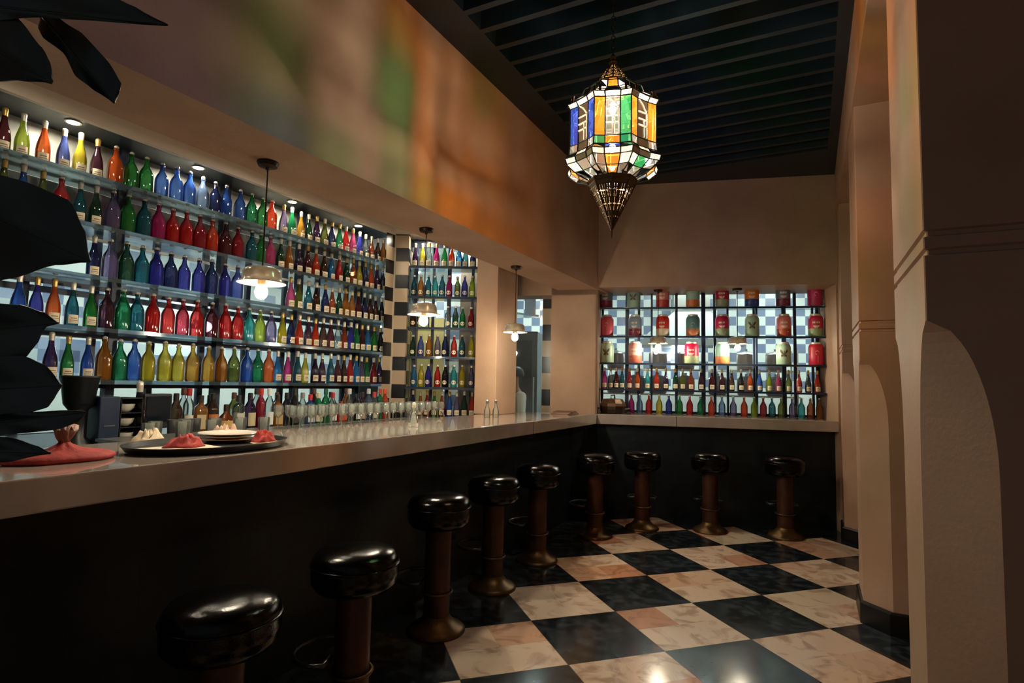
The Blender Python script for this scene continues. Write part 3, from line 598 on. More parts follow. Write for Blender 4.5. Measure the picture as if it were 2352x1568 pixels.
# ------------------------------------------------------------------ the bar
bar = thing('bar_counter', 'long L-shaped bar with polished stone top and black tiled front', 'bar', (0, 0, 0))
top = MB(); xe = -0.974
p0 = FW(0, 0.0); pr_ = FW(2.43, 0.0); pb = FW(2.43, 0.55); pl = FW(0.0, 0.55)
top.prism([(-1.78, -4.2), (xe, -4.2), (xe, p0[1]), FW(-0.88, -0.001)], 0.99, 1.1)
top.prism([p0, pr_, pb, pl], 0.99, 1.1)
top.build('countertop', MT['top'], bar, bevel=0.006)
mb = MB(); mb.box(xe-0.001, xe+0.0015, 1.62, 1.626, 0.992, 1.098); a = FW(0.84, -0.0015); b_ = FW(0.846, -0.0015); mb.prism([a, b_, FW(0.846, 0.002), FW(0.84, 0.002)], 0.992, 1.098)
mb.build('joint', MT['slot'], bar)
a = FW(0.0, 0.12); b_ = FW(2.42, 0.12)
fp = MB().box(-1.5, -1.16, -4.2, 3.2, 0, 0.99); fp.prism([(-1.16, 3.0), a, b_, FW(2.42, 0.3), FW(-0.3, 0.3)], 0, 0.99)
fp.build('front_panel', MT['blacktile'], bar)

back = thing('back_counter', 'dark back counter under the long bottle shelves', 'counter', (-2.9, 0, 0))
MB().box(-0.5, 0.55, -4, 1.78, 0.97, 1.02).build('worktop', MT['steel_dark'], back, bevel=0.004)
MB().box(-0.5, 0.5, -4, 1.78, 0, 0.97).build('cabinet', MT['plastic'], back)
rack = thing('glass_rack', 'steel rack behind the bar holding rows of stemmed glasses', 'rack', (-2.07, 0.8, 0))
MB().box(-0.2, 0.2, -1.9, 0.96, 1.06, 1.075).build('drip_tray', MT['chrome'], rack)
for y in (-1.8, -0.4, 0.9):
    for x in (-0.17, 0.17): MB().tube([(x, y, 0), (x, y, 1.06)], 0.015).build('leg', MT['chrome'], rack)
sink = thing('tap', 'curved chrome tap behind the bar beside the plaster pillar', 'tap', (-2.05, 1.86, 0.985))
MB().lathe([(0.03, -0.985), (0.03, 0.0), (0.022, 0.01), (0.014, 0.02)], 14).build('base', MT['chrome'], sink, smooth=40)
MB().tube([(0, 0, 0.02), (0, 0, 0.1), (-0.02, -0.02, 0.16), (-0.07, -0.07, 0.19), (-0.14, -0.14, 0.18), (-0.17, -0.17, 0.15)], 0.011, 10).build('spout', MT['chrome'], sink, smooth=180)
MB().tube([(0.015, 0, 0.05), (0.06, 0.01, 0.07)], 0.007).build('lever', MT['chrome'], sink)

# ------------------------------------------------------------------ pendants
def pendant(loc, drop, label, rz, group='pendant lamps over the bar', bulb='bulb'):
    t = thing('pendant_lamp', label, 'pendant lamp', loc, rz, group)
    MB().lathe([(0.001, 0), (0.05, 0), (0.052, -0.006), (0.045, -0.022), (0.012, -0.028), (0.008, -0.04)], 20).build('canopy', MT['rod'], t, smooth=40)
    MB().tube([(0, 0, -0.03), (0, 0, -drop+0.12)], 0.004, 6).build('rod', MT['rod'], t)
    sh = MB().lathe([(0.012, 0.122), (0.06, 0.12), (0.08, 0.112), (0.088, 0.095), (0.09, 0.07), (0.092, 0.055), (0.112, 0.045), (0.112, 0.042), (0.09, 0.052), (0.087, 0.07), (0.084, 0.092), (0.077, 0.107), (0.058, 0.114), (0.012, 0.116)], 28, (0, 0, -drop), cap0=False, cap1=False)
    s_ = sh.build('lamp_shade', MT['shade'], t, smooth=60)
    MB().lathe([(0.016, 0.118), (0.017, 0.07), (0.02, 0.05), (0.016, 0.035)], 14, (0, 0, -drop)).build('socket', MT['brass'], t, smooth=40)
    MB().sphere((0, 0, -drop), 0.03, 16, 10, sz=1.2).build('bulb', MT[bulb], t, smooth=180)
    return t
BZ = 2.475
for k, y in enumerate((-2.27, -0.935, 0.39, 1.775)):
    if k == 0: continue
    pendant((-1.25, y, BZ), BZ-1.83, ('', 'nearest pendant lamp over the bar, largest in view', 'middle pendant lamp over the bar, before the short shelving', 'pendant lamp over the bar hanging against the plaster pillar')[k], 0.3*k)
pendant(FW(0.66, 0.22) + (2.5,), 2.5-1.85, 'left pendant lamp in front of the painted tins', 0.2, bulb='fbulb')
pendant(FW(1.5, 0.22) + (2.5,), 2.5-1.85, 'right pendant lamp in front of the painted tins', 0.9, bulb='fbulb')
for k, (x, y) in enumerate(((-2.9, -1.03), (-2.9, -0.21), (-2.9, 0.665), (-2.9, 1.5))):
    t = thing('downlight', '%s downlight from left in the soffit above the top bottle shelf' % ordw(k+1), 'downlight', (x, y, 2.965), 0, 'downlights above the bottle shelves')
    MB().lathe([(0.042, 0.0), (0.046, -0.006), (0.034, -0.007), (0.034, -0.002)], 20, cap0=False, cap1=False).build('ring', MT['silver'], t, smooth=40)
    MB().lathe([(0.001, -0.003), (0.034, -0.003), (0.034, -0.001), (0.001, -0.001)], 20).build('lens', MT['spot'], t)
t = thing('downlight', 'downlight in the soffit above the short shelving', 'downlight', PW(0.3, 0.06) + (2.985,), 0, 'downlights above the bottle shelves')
MB().lathe([(0.042, 0.0), (0.046, -0.006), (0.034, -0.007), (0.034, -0.002)], 20, cap0=False, cap1=False).build('ring', MT['silver'], t, smooth=40)
MB().lathe([(0.001, -0.003), (0.034, -0.003), (0.034, -0.001), (0.001, -0.001)], 20).build('lens', MT['spot'], t)

# unseen disc lights added behind the beam as warm fill for the aisle
for k, (x, y) in enumerate(((-2.15, -1.5), (-2.15, 0.1), (-2.05, 1.25))):
    ld = bpy.data.lights.new('aisle_fill', 'AREA'); ld.shape = 'DISK'; ld.size = 0.12; ld.energy = AISLE_W; ld.color = (1.0, 0.85, 0.64)
    lo = bpy.data.objects.new('aisle_fill', ld); C.objects.link(lo); lo.location = (x, y, 3.03)

# ------------------------------------------------------------------ the stained-glass lantern
LC = {'w': glassy('lantern_white_glass', '#efe6d2', 0.88, 0.12, 0.1, 1.4, tint=(0.92, 0.88, 0.82), dif=0.3), 'c': glassy('lantern_clear_glass', '#d8d2c6', 0.97, 0.03, 0.05, 1.4, tint=(0.5, 0.49, 0.48)),
      'g': glassy('lantern_green_glass', '#2a8a52', 0.9, 0.1, 0.05, 1.4, tint=(0.16, 0.5, 0.24), dif=0.3), 'a': glassy('lantern_amber_glass', '#c8701e', 0.9, 0.1, 0.05, 1.4, tint=(0.95, 0.42, 0.08), dif=0.3),
      'b': glassy('lantern_blue_glass', '#1c2f90', 0.9, 0.1, 0.05, 1.4, tint=(0.1, 0.16, 0.6), dif=0.3)}
LC['v'] = glassy('lantern_bright_glass', '#d8d2c6', 0.97, 0.03, 0.05, 1.4, tint=(0.93, 0.9, 0.88))
LK = 'wcgabv'
ENAMEL = glassy('lattice_enamel', '#efe4cc', 0.3, 0.7, 0.2, 1.4, dif=0.1)
LX, LY = 0.25, -0.13
lan = thing('lantern', 'stained-glass octagonal lantern with brass cone hanging from the dark ceiling', 'lantern', (LX, LY, 2.3), math.radians(-72.4))
NS = 24
LANG = [math.radians(45*q + d) for q in range(8) for d in (-10, 10, 22.5)]
def lring(r, z, lobe):
    return [(r*(1.0 if i % 3 == 2 else 1 - lobe)*math.cos(a), r*(1.0 if i % 3 == 2 else 1 - lobe)*math.sin(a), z-2.3) for i, a in enumerate(LANG)]
lev = [(0.122, 2.895, 0.05), (0.15, 2.878, 0.1), (0.165, 2.838, 0.12), (0.21, 2.805, 0.1), (0.237, 2.785, 0.1), (0.222, 2.762, 0.1), (0.222, 2.575, 0.1), (0.226, 2.535, 0.1), (0.246, 2.512, 0.12), (0.238, 2.485, 0.12), (0.195, 2.45, 0.14), (0.12, 2.425, 0.05)]
pat = [('aww', 'gww'), ('aww', 'gww'), ('gww', 'www'), ('gww', 'aww'), ('www', 'www'), None, ('agc', 'gcg'), ('bww', 'www'), ('www', 'gww'), ('aww', 'gcc'), ('acc', 'ccc')]
STRIP = ['ga', 'ag', 'aa', 'gb', 'aa', 'ag', 'gb', 'ba']
gl = MB(); lf = MB()
rl = [lring(*l) for l in lev]
for k in range(len(lev)-1):
    for i in range(NS):
        j = (i+1) % NS; q8 = i // 3
        if k == 5: cc = ('a' if q8 == 5 else 'v' if q8 in (2, 3, 4) else 'c') if i % 3 == 0 else STRIP[q8][i % 3 - 1]
        else: cc = pat[k][q8 % 2][i % 3]
        a0, a1, b0, b1 = (Vector(rl[k][i]), Vector(rl[k][j]), Vector(rl[k+1][i]), Vector(rl[k+1][j]))
        gl.add([a0, a1, b1, b0], [(0, 1, 2, 3)], LK.index(cc))
        if k == 5 and i % 3 == 0:      # pale enamel lattice on the inside of each clear panel
            en = MB()
            def at(u, v): return a0.lerp(a1, u).lerp(b0.lerp(b1, u), v) * 1.008
            for p_, q_ in (((0.05, 0.34), (0.95, 0.34)), ((0.05, 0.52), (0.95, 0.52)), ((0.05, 0.68), (0.95, 0.68)), ((0.62, 0.52), (0.62, 0.98)), ((0.9, 0.34), (0.9, 0.98)), ((0.1, 0.02), (0.5, 0.14)), ((0.5, 0.14), (0.9, 0.34))):
                en.tube([at(*p_), at(*q_)], 0.0036, 5)
            en.build('lattice', ENAMEL, lan)
        lf.tube([rl[k][i], rl[k+1][i]], 0.0034, 5)
for k, r_ in enumerate(rl): lf.tube(r_, 0.003, 5, closed=True)
gl.build('glass_panes', [LC[c] for c in LK], lan); lf.build('lead_frame', MT['steel_dark'], lan)
bm_ = MB(); 
for q in range(8):      # little crenellations round the upper rim
    a = 2*PI*(q+0.5)/8
    for da in (-0.12, 0, 0.12):
        x, y = 0.222*math.cos(a+da), 0.222*math.sin(a+da); bm_.tube([(x, y, 0.485), (x*0.98, y*0.98, 0.515), (x*0.95, y*0.95, 0.522)], [0.007, 0.006, 0.001], 5)
bm_.build('rim_crest', MT['brass'], lan)
dome = [(0.118, 0.595), (0.108, 0.602), (0.088, 0.615), (0.075, 0.635), (0.06, 0.66), (0.04, 0.69), (0.018, 0.715), (0.012, 0.73)]
dm = MB()
for q in range(12):
    a = 2*PI*q/12; dm.tube([(r*math.cos(a), r*math.sin(a), z) for r, z in dome], 0.004, 5)
    for k in range(len(dome)-3):
        r0, z0 = dome[k]; r1, z1 = dome[k+1]; a2 = a + 2*PI/12
        dm.tube([(r0*math.cos(a), r0*math.sin(a), z0), (r1*math.cos(a2), r1*math.sin(a2), z1)], 0.0028, 4); dm.tube([(r0*math.cos(a2), r0*math.sin(a2), z0), (r1*math.cos(a), r1*math.sin(a), z1)], 0.0028, 4)
for r, z in dome: dm.tube([(r*math.cos(2*PI*i/24), r*math.sin(2*PI*i/24), z) for i in range(24)], 0.0035, 5, closed=True)
dm.lathe([(0.016, 0.715), (0.022, 0.735), (0.012, 0.75), (0.016, 0.765), (0.006, 0.78)], 12)
dm.build('crown', MT['brass'], lan)
ch = MB()
for q in range(22):
    z = 0.785 + q*0.026; pts = [(0.009*math.cos(u), 0, z+0.017*math.sin(u)) for u in [2*PI*i/10 for i in range(10)]]
    if q % 2: pts = [(0, p[0], p[2]) for p in pts]
    ch.tube(pts, 0.0024, 5, closed=True)
ch.build('chain', MT['rod'], lan)
MB().lathe([(0.001, 1.35), (0.05, 1.35), (0.045, 1.33), (0.01, 1.32)], 16).build('ceiling_hook', MT['rod'], lan, smooth=40)
cn = MB(); NC = 8
cr = [(0.122, 0.125), (0.115, 0.105), (0.105, 0.085), (0.075, 0.025), (0.045, -0.035), (0.02, -0.085), (0.006, -0.115)]
for k in range(len(cr)-1):
    for i in range(NC):
        r0, z0 = cr[k]; r1, z1 = cr[k+1]; a, a2 = 2*PI*i/NC, 2*PI*(i+1)/NC
        A, B_, C_, D_ = Vector((r0*math.cos(a), r0*math.sin(a), z0)), Vector((r0*math.cos(a2), r0*math.sin(a2), z0)), Vector((r1*math.cos(a2), r1*math.sin(a2), z1)), Vector((r1*math.cos(a), r1*math.sin(a), z1))
        cn.tube([A, D_], 0.004, 5); cn.tube([A, B_], 0.0035, 5)
        if k < 2: cn.add([A, B_, C_, D_], [(0, 1, 2, 3)])
        else:
            n_ = max(1, int(6*r0/0.105))
            for q in range(n_):
                for w in range(2):
                    u0, u1 = (q+0.5)/n_ - 0.42/n_, (q+0.5)/n_ + 0.42/n_; v0, v1 = w*0.5+0.03, w*0.5+0.455
                    pts = [A.lerp(B_, u).lerp(D_.lerp(C_, u), v) for u, v in ((u0, v0), (u1, v0), (u1, v1), (u0, v1))]
                    cn.add(pts, [(0, 1, 2, 3)])
            cn.tube([A.lerp(B_, 0.5), D_.lerp(C_, 0.5)], 0.0025, 4)
cn.lathe([(0.008, -0.105), (0.011, -0.115), (0.004, -0.125), (0.0025, -0.155), (0.0005, -0.165)], 10)
cn.build('openwork_cone', P('dark_brass', '#5a4630', 0.38, metal=0.8), lan)
for z in (0.475, 0.305): 
    MB().sphere((0.03 if z > 0.4 else -0.03, 0, z), 0.017, 16, 10, sz=1.2).build('bulb', MT['lbulb'], lan, smooth=180)
MB().tube([(0, 0, 0.6), (0, 0, 0.54), (0.03, 0, 0.515)], 0.006).tube([(0, 0, 0.54), (-0.03, 0, 0.345)], 0.005).build('bulb_holder', MT['rod'], lan)
t = thing('ceiling_spot', 'small black spotlight high in the corner behind the lantern', 'spotlight', (-0.9, 3.1, 3.5), math.radians(-50))
MB().tube([(0, -0.07, -0.02), (0, 0.06, 0.02)], 0.05, 16).build('barrel', MT['black'], t, smooth=40)
MB().tube([(0, 0, 0.03), (0, 0, 0.15)], 0.012).build('stem', MT['black'], t)

# ------------------------------------------------------------------ bar stools
def make_stool():
    t = thing('bar_stool', '', 'stool')
    MB().lathe([(0.001, 0.535), (0.13, 0.535), (0.16, 0.545), (0.178, 0.57), (0.182, 0.61), (0.178, 0.638), (0.181, 0.646), (0.177, 0.668), (0.16, 0.69), (0.11, 0.704), (0.05, 0.709), (0.001, 0.71)], 36).build('cushion', MT['leather'], t, smooth=70)
    MB().tube([(0.182*math.cos(2*PI*i/40), 0.182*math.sin(2*PI*i/40), 0.642) for i in range(40)], 0.0045, 6, closed=True).build('piping', MT['leather'], t, smooth=180)
    MB().lathe([(0.074, 0.07), (0.074, 0.525), (0.085, 0.536)], 24).build('pole', MT['copper'], t, smooth=40)
    MB().lathe([(0.165, 0), (0.167, 0.01), (0.15, 0.025), (0.11, 0.042), (0.082, 0.07), (0.076, 0.085)], 32).build('base', MT['brass'], t, smooth=60)
    MB().tube([(0.085*math.cos(2*PI*i/20), 0.085*math.sin(2*PI*i/20), 0.2) for i in range(20)], 0.008, 6, closed=True).build('collar', MT['brass'], t, smooth=180)
    fr = MB().tube([(-0.07, 0.05, 0.27)] + [(-0.12 + 0.13*math.cos(a), 0.14*math.sin(a), 0.265) for a in [PI*0.35 + i*PI*1.3/14 for i in range(15)]] + [(-0.07, -0.05, 0.27)], 0.011, 8)
    fr.build('footrest', MT['steel_dark'], t, smooth=180)
    return t
ST = [(-0.60, -1.54, 'nearest black stool, its cushion lowest in view at the left'), (-0.62, -0.90, 'second nearest black stool, broad cushion with warm lamp glint'), (-0.81, 0.0, 'third black stool along the bar, before the pale floor tiles'), (-0.87, 0.76, 'fourth black stool along the bar, half behind the third'),
      (-0.86, 1.48, 'fifth black stool along the bar, brass base catching light'), (-0.71, 2.45, 'sixth black stool, nearest the inner corner of the bar'), (-0.40, 2.98, 'left stool of the three along the far bar'), (0.21, 3.24, 'middle stool of the three along the far bar'), (0.88, 3.40, 'right stool of the three along the far bar, nearest the columns')]
proto = make_stool()
for k, (x, y, lb_) in enumerate(ST):
    s_ = proto if k == 0 else copy_tree(proto)
    s_.location = (x, y, 0); s_.scale = (1, 1, 1.0 if k < 2 else 1.085); s_.rotation_euler = (0, 0, R.uniform(-0.3, 0.3) if k < 6 else TF - PI/2); s_['label'] = lb_; s_['group'] = 'black stools along the bar'

# ------------------------------------------------------------------ stemmed glasses and tumblers behind the bar
g_prof = [(0.034, 0), (0.035, 0.002), (0.008, 0.006), (0.004, 0.012), (0.004, 0.065), (0.01, 0.073), (0.027, 0.09), (0.033, 0.11), (0.031, 0.14), (0.028, 0.155)]
stem_me = mesh_of(MB().lathe(g_prof, 16, cap0=True, cap1=False), 'stem_glass', MT['stem'], 60)
k = 0
for i in range(19):
    for j in range(3):
        y = -0.02 + i*0.098 + 0.03*(j % 2); x = -1.94 - j*0.105
        if y > 1.73: continue
        o = bpy.data.objects.new('stem_glass', stem_me); C.objects.link(o); o.location = (x + R.uniform(-.006, .006), y, 1.075); k += 1
        tag(o, 'clear stemmed glass standing in the packed rows behind the bar', 'glass', 'stemmed glasses in rows behind the bar')
tum_me = mesh_of(MB().lathe([(0.03, 0), (0.032, 0.004), (0.036, 0.09), (0.034, 0.09), (0.03, 0.01), (0.001, 0.008)], 16, cap1=False), 'tumbler', MT['stem'], 50)
for i in range(9):
    o = bpy.data.objects.new('tumbler', tum_me); C.objects.link(o); o.location = (-2.0 - 0.1*(i % 2), -0.98 + i*0.09, 1.075)
    tag(o, 'clear tumbler on the rack behind the plates and black tray', 'glass', 'tumblers behind the black tray')

# ------------------------------------------------------------------ spirits on the back counter
Lsq = mesh_of(MB().rings([[(-0.036+dx, -0.036+dy, z) if False else (sx*w, sy*w, z) for sx, sy in ((-1, -0.7), (-0.7, -1), (0.7, -1), (1, -0.7), (1, 0.7), (0.7, 1), (-0.7, 1), (-1, 0.7))] for dx, dy, w, z in ((0, 0, 0.036, 0), (0, 0, 0.038, 0.01), (0, 0, 0.038, 0.15), (0, 0, 0.03, 0.17), (0, 0, 0.014, 0.185), (0, 0, 0.013, 0.225))]), 'square_bottle', GM['red'], 45)
Lrd = mesh_of(MB().lathe([(0.036, 0), (0.039, 0.008), (0.039, 0.14), (0.034, 0.165), (0.016, 0.2), (0.013, 0.24), (0.001, 0.24)], 18), 'round_bottle', GM['red'])
Ltl = mesh_of(MB().lathe([(0.03, 0), (0.032, 0.006), (0.032, 0.18), (0.024, 0.205), (0.013, 0.225), (0.012, 0.27), (0.001, 0.27)], 18), 'slim_bottle', GM['red'])
Ldc = mesh_of(MB().lathe([(0.04, 0), (0.05, 0.02), (0.052, 0.06), (0.04, 0.1), (0.016, 0.125), (0.012, 0.165), (0.001, 0.165)], 18), 'squat_bottle', GM['red'])
caps = {}
def cap_mat(c):
    if c not in caps: caps[c] = P('cap_' + c, c, 0.4)
    return caps[c]
def liq(kind, colr, y, capc, lab, x, label):
    me, rz0, hh, rr = dict(q=(Lsq, 0.0, 0.225, 0.0385), r=(Lrd, 0, 0.24, 0.0395), t=(Ltl, 0, 0.27, 0.0325), d=(Ldc, 0, 0.165, 0.0525))[kind]
    t = thing('spirit_bottle', label, 'bottle', (x, y, 1.02), R.uniform(-0.4, 0.0), 'spirit bottles on the back counter')
    t.scale = (1.1, 1.1, 1.1)
    clone(me, 'body', t, GM[colr])
    MB().lathe([(0.0155, hh-0.03), (0.0165, hh-0.028), (0.0165, hh+0.012), (0.012, hh+0.016)], 12).build('cap', cap_mat(capc), t)
    if lab:
        z0, z1 = (0.03, 0.075) if kind == 'd' else (0.03, 0.12)
        if kind == 'q': MB().box(rr, rr+0.001, -0.026, 0.026, z0, z1).build('paper_label', cap_mat(lab), t)
        else:
            m_ = MB(); m_.add(*patch(rr+0.0006, z0, z1, 0.8)); m_.build('paper_label', cap_mat(lab), t)
LQ = [('r', 'brown', -0.41, '#201814', '', 'dark brown'), ('t', 'clear', -0.32, '#a02020', '#d8d0c0', 'clear slim'), ('q', 'amber', -0.23, '#2a2018', '#cdb98c', 'amber square'), ('r', 'brown', -0.14, '#181414', '#c07848', 'brown orange-labelled'), ('d', 'copper', -0.03, '#332018', '#d8b070', 'squat copper'),
      ('q', 'clear', 0.07, '#303030', '#c8c0b0', 'clear square'), ('r', 'purple', 0.17, '#241a2a', '#c8b890', 'dark purple oval-labelled'), ('t', 'crimson', 0.265, '#c03028', '', 'red capped crimson'), ('t', 'clear', 0.345, '#e8ecec', '#e0e4e0', 'white capped clear'), ('q', 'amber', 0.425, '#1c1814', '#b89a68', 'black capped amber'),
      ('r', 'black', 0.515, '#101010', '', 'plain black'), ('t', 'black', 0.595, '#181818', '#3a3a3a', 'slim black'), ('r', 'clear', 0.68, '#888888', '', 'plain clear'), ('q', 'blue', 0.765, '#c82030', '#c8ccd0', 'red capped blue'), ('r', 'emerald', 0.855, '#d8d0b0', '#d0c8a8', 'pale capped green'), ('t', 'emerald', 0.94, '#0a5a40', '', 'slim green'),
      ('r', 'clear', 1.025, '#a82828', '#d8d8d8', 'white labelled'), ('d', 'vermilion', 1.13, '#8a3020', '#c05838', 'squat red'), ('t', 'clear', 1.235, '#d8d8d8', '', 'tall clear'), ('q', 'black', 1.32, '#1a1a1a', '#d8d8d8', 'black white-labelled'), ('r', 'plum', 1.41, '#2a2028', '#b0a090', 'plum'), ('t', 'paleblue', 1.495, '#c8ccd0', '', 'pale blue'),
      ('r', 'clear', 1.58, '#b83838', '#c0b8a8', 'red capped clear'), ('t', 'emerald', 1.66, '#b04030', '', 'red capped green'), ('t', 'vermilion', 1.735, '#d85030', '', 'orange red')]
for k, (kd, c, y, cc, lab, nm) in enumerate(LQ):
    liq(kd, c, y, cc, lab, -2.68, '%s spirit bottle, %s from left in front row on the back counter' % (nm, ordw(k+1)))
LQ2 = [('t', 'clear', 'clear'), ('q', 'brown', 'brown'), ('r', 'olive', 'olive'), ('t', 'clear', 'clear'), ('r', 'lavender', 'pale'), ('q', 'clear', 'clear'), ('t', 'brown', 'brown'), ('r', 'clear', 'clear'), ('t', 'amber', 'amber'), ('q', 'teal', 'teal')]
for k, (kd, c, nm) in enumerate(LQ2):
    liq(kd, c, -0.28 + k*0.2, '#2a2a2a' if k % 2 else '#5a3a30', '#c8c0ac', -2.80, '%s spirit bottle, %s from left in rear row on the back counter' % (nm, ordw(k+1)))

# ------------------------------------------------------------------ equipment at the near end of the back counter
t = thing('ice_bucket', 'black ice bucket on a stand left of the spirit bottles', 'bucket', (-2.56, -1.05, 1.02))
t.scale = (0.92, 0.92, 0.87)
MB().lathe([(0.075, 0.26), (0.08, 0.265), (0.1, 0.43), (0.106, 0.435), (0.106, 0.445), (0.098, 0.445), (0.075, 0.275), (0.001, 0.27)], 26, cap1=False).build('pail', MT['plastic'], t, smooth=45)
MB().lathe([(0.075, 0.0), (0.07, 0.02), (0.05, 0.05), (0.05, 0.22), (0.078, 0.26)], 22).build('stand', MT['plastic'], t, smooth=45)
t = thing('storage_box', 'tall navy box standing left of the stacked bowls', 'box', (-2.56, -0.93, 1.02))
MB().box(-0.09, 0.09, -0.055, 0.055, 0, 0.27).build('body', MT['navy'], t, bevel=0.006); MB().box(0.091, 0.094, -0.03, 0.03, 0.1, 0.106).build('handle', MT['chrome'], t)
t = thing('bowl_caddy', 'open black caddy holding three stacked cream bowls', 'caddy', (-2.56, -0.81, 1.02))
MB().box(-0.09, -0.085, -0.06, 0.06, 0, 0.26).box(-0.09, 0.09, -0.062, -0.058, 0, 0.26).box(-0.09, 0.09, 0.058, 0.062, 0, 0.26).box(-0.09, 0.09, -0.06, 0.06, 0.256, 0.262).box(-0.09, 0.09, -0.06, 0.06, 0, 0.005).box(-0.09, 0.09, -0.06, 0.06, 0.085, 0.089).box(-0.09, 0.09, -0.06, 0.06, 0.17, 0.174).build('case', MT['plastic'], t)
bowl = mesh_of(MB().lathe([(0.02, 0), (0.03, 0.004), (0.05, 0.025), (0.056, 0.05), (0.053, 0.05), (0.045, 0.026), (0.001, 0.01)], 22, cap1=False), 'bowl', MT['ceram'])
for k in range(3):
    o = bpy.data.objects.new('bowl', bowl); C.objects.link(o); o.location = (-2.55, -0.81, 1.025 + k*0.0845); tag(o, 'cream bowl on the %s tier of the black caddy' % ('lowest', 'middle', 'top')[k], 'bowl', 'cream bowls in the caddy')
bottle('W', 'black', (-2.56, -0.72, 1.02), 2.6, 'large dark wine bottle standing between the bowls and the till', None, 1.3)
t = thing('till', 'black cash till screen behind the silver cups', 'till', (-2.62, -0.585, 1.02), 0.15)
MB().box(-0.05, 0.03, -0.1, 0.1, 0.06, 0.28).build('screen', MT['plastic'], t, bevel=0.008); MB().box(0.031, 0.034, -0.085, 0.085, 0.1, 0.265).build('display', MT['screen'], t); MB().lathe([(0.08, 0), (0.08, 0.01), (0.025, 0.03), (0.02, 0.08)], 20).build('stand', MT['plastic'], t, smooth=40)
cup = mesh_of(MB().lathe([(0.024, 0), (0.028, 0.004), (0.035, 0.1), (0.033, 0.1), (0.026, 0.008), (0.001, 0.006)], 18, cap1=False), 'shaker_cup', MT['chrome'])
for k in range(3):
    o = bpy.data.objects.new('shaker_cup', cup); C.objects.link(o); o.location = (-2.43, -0.58 + 0.073*k, 1.02); o.scale = (1, 1, 1.25)
    tag(o, '%s silver metal cup in front of the till' % ('left', 'middle', 'right')[k], 'cup', 'silver cups before the till')

# ------------------------------------------------------------------ things on the bar top
t = thing('serving_tray', 'large black oval tray holding plates and red napkins', 'tray', (-1.27, -1.14, 1.1), 0.02)
MB().lathe([(0.001, 0.0), (0.86, 0.0), (0.95, 0.006), (1.0, 0.03), (0.97, 0.03), (0.92, 0.012), (0.001, 0.009)], 48, sx=0.26, sy=0.36, cap0=True, cap1=True).build('tray', MT['black'], t, smooth=40)
plate = MB().lathe([(0.06, 0), (0.075, 0.003), (0.115, 0.014), (0.13, 0.017), (0.128, 0.02), (0.1, 0.014), (0.07, 0.007), (0.001, 0.006)], 36)
pm = mesh_of(plate, 'dinner_plate', MT['ceram'])
for k in range(3):
    o = bpy.data.objects.new('dinner_plate', pm); C.objects.link(o); o.location = (-1.36, -0.99, 1.1 + 0.0095 + 0.0125*k); tag(o, 'white plate, %s of the stack on the black tray' % ('lowest', 'middle', 'topmost')[k], 'plate', 'plates stacked on the tray')
def rag(name, loc, rx, ry, h, mat, label, cat, seed, rz=0, edge=0.004, group=None):
    rg = random.Random(seed); n, m_ = 28, 18; vs = []; fs = []
    ph = [rg.uniform(0, 6.3) for _ in range(8)]
    for j in range(m_+1):
        q = j/m_
        for i in range(n):
            a = 2*PI*i/n; w = 1 + 0.13*math.sin(3*a+ph[0]) + 0.09*math.sin(5*a+ph[1]); rad = q*w
            z = edge + h*0.8*(1-q**3)*(0.75+0.25*math.sin(4*a+ph[2]+5*q)*min(1, 2*q)) + h*0.28*math.sin(7*a+ph[3])*q*(1-q)*2 + h*0.25*math.sin(11*q+2*a*min(1, 3*q)+ph[4])*(1-q)
            vs.append((rx*rad*math.cos(a), ry*rad*math.sin(a), max(edge, z)))
    for j in range(m_):
        for i in range(n): fs.append((j*n+i, j*n+(i+1) % n, (j+1)*n+(i+1) % n, (j+1)*n+i))
    b = len(vs); vs += [(v[0], v[1], 0) for v in vs[-n:]]
    for i in range(n): fs.append((m_*n+i, m_*n+(i+1) % n, b+(i+1) % n, b+i))
    fs.append(tuple(b+i for i in range(n-1, -1, -1)))
    o = MB().add(vs, fs).build(name, mat, loc=loc, rz=rz, smooth=180); tag(o, label, cat, group); return o
def sheet(name, loc, pts, mat, label, cat, rz=0):
    o = MB().prism(pts, 0, 0.004).build(name, mat, loc=loc, rz=rz); tag(o, label, cat); return o
sheet('paper_napkin', (-1.24, -1.27, 1.1095), [(-0.13, -0.14), (0.08, -0.17), (0.12, 0.1), (-0.1, 0.13)], MT['paper'], 'cream paper napkin under the left red napkin on the tray', 'napkin')
sheet('paper_napkin', (-1.2, -0.93, 1.1095), [(-0.02, -0.05), (0.03, -0.07), (0.06, 0.08), (-0.02, 0.07)], MT['paper'], 'small cream paper under the right red napkin on the tray', 'napkin')
rag('cloth_napkin', (-1.28, -1.25, 1.1135), 0.06, 0.085, 0.055, MT['red'], 'crumpled red napkin on cream paper at the left of the tray', 'napkin', 3, group='red napkins on the tray')
rag('cloth_napkin', (-1.21, -0.915, 1.1135), 0.045, 0.06, 0.06, MT['red'], 'crumpled red napkin beside the plates at the right of the tray', 'napkin', 5, group='red napkins on the tray')
rag('cloth_napkin', (-1.5, -0.9, 1.1), 0.06, 0.075, 0.085, P('pale_pink_cloth', '#c9a592', 0.8), 'pale crumpled napkin behind the stack of plates', 'napkin', 9)
rag('cloth_napkin', (-1.6, -1.22, 1.1), 0.06, 0.08, 0.075, P('pale_cloth', '#cdbba0', 0.8), 'pale crumpled napkin behind the left red napkin', 'napkin', 12)
pouch = thing('red_pouch', 'flat red cloth pouch with gathered neck on the near bar top', 'pouch', (-1.32, -1.69, 1.1), 0.1)
vs_ = MB(); n = 36; rs = []
rg = random.Random(4)
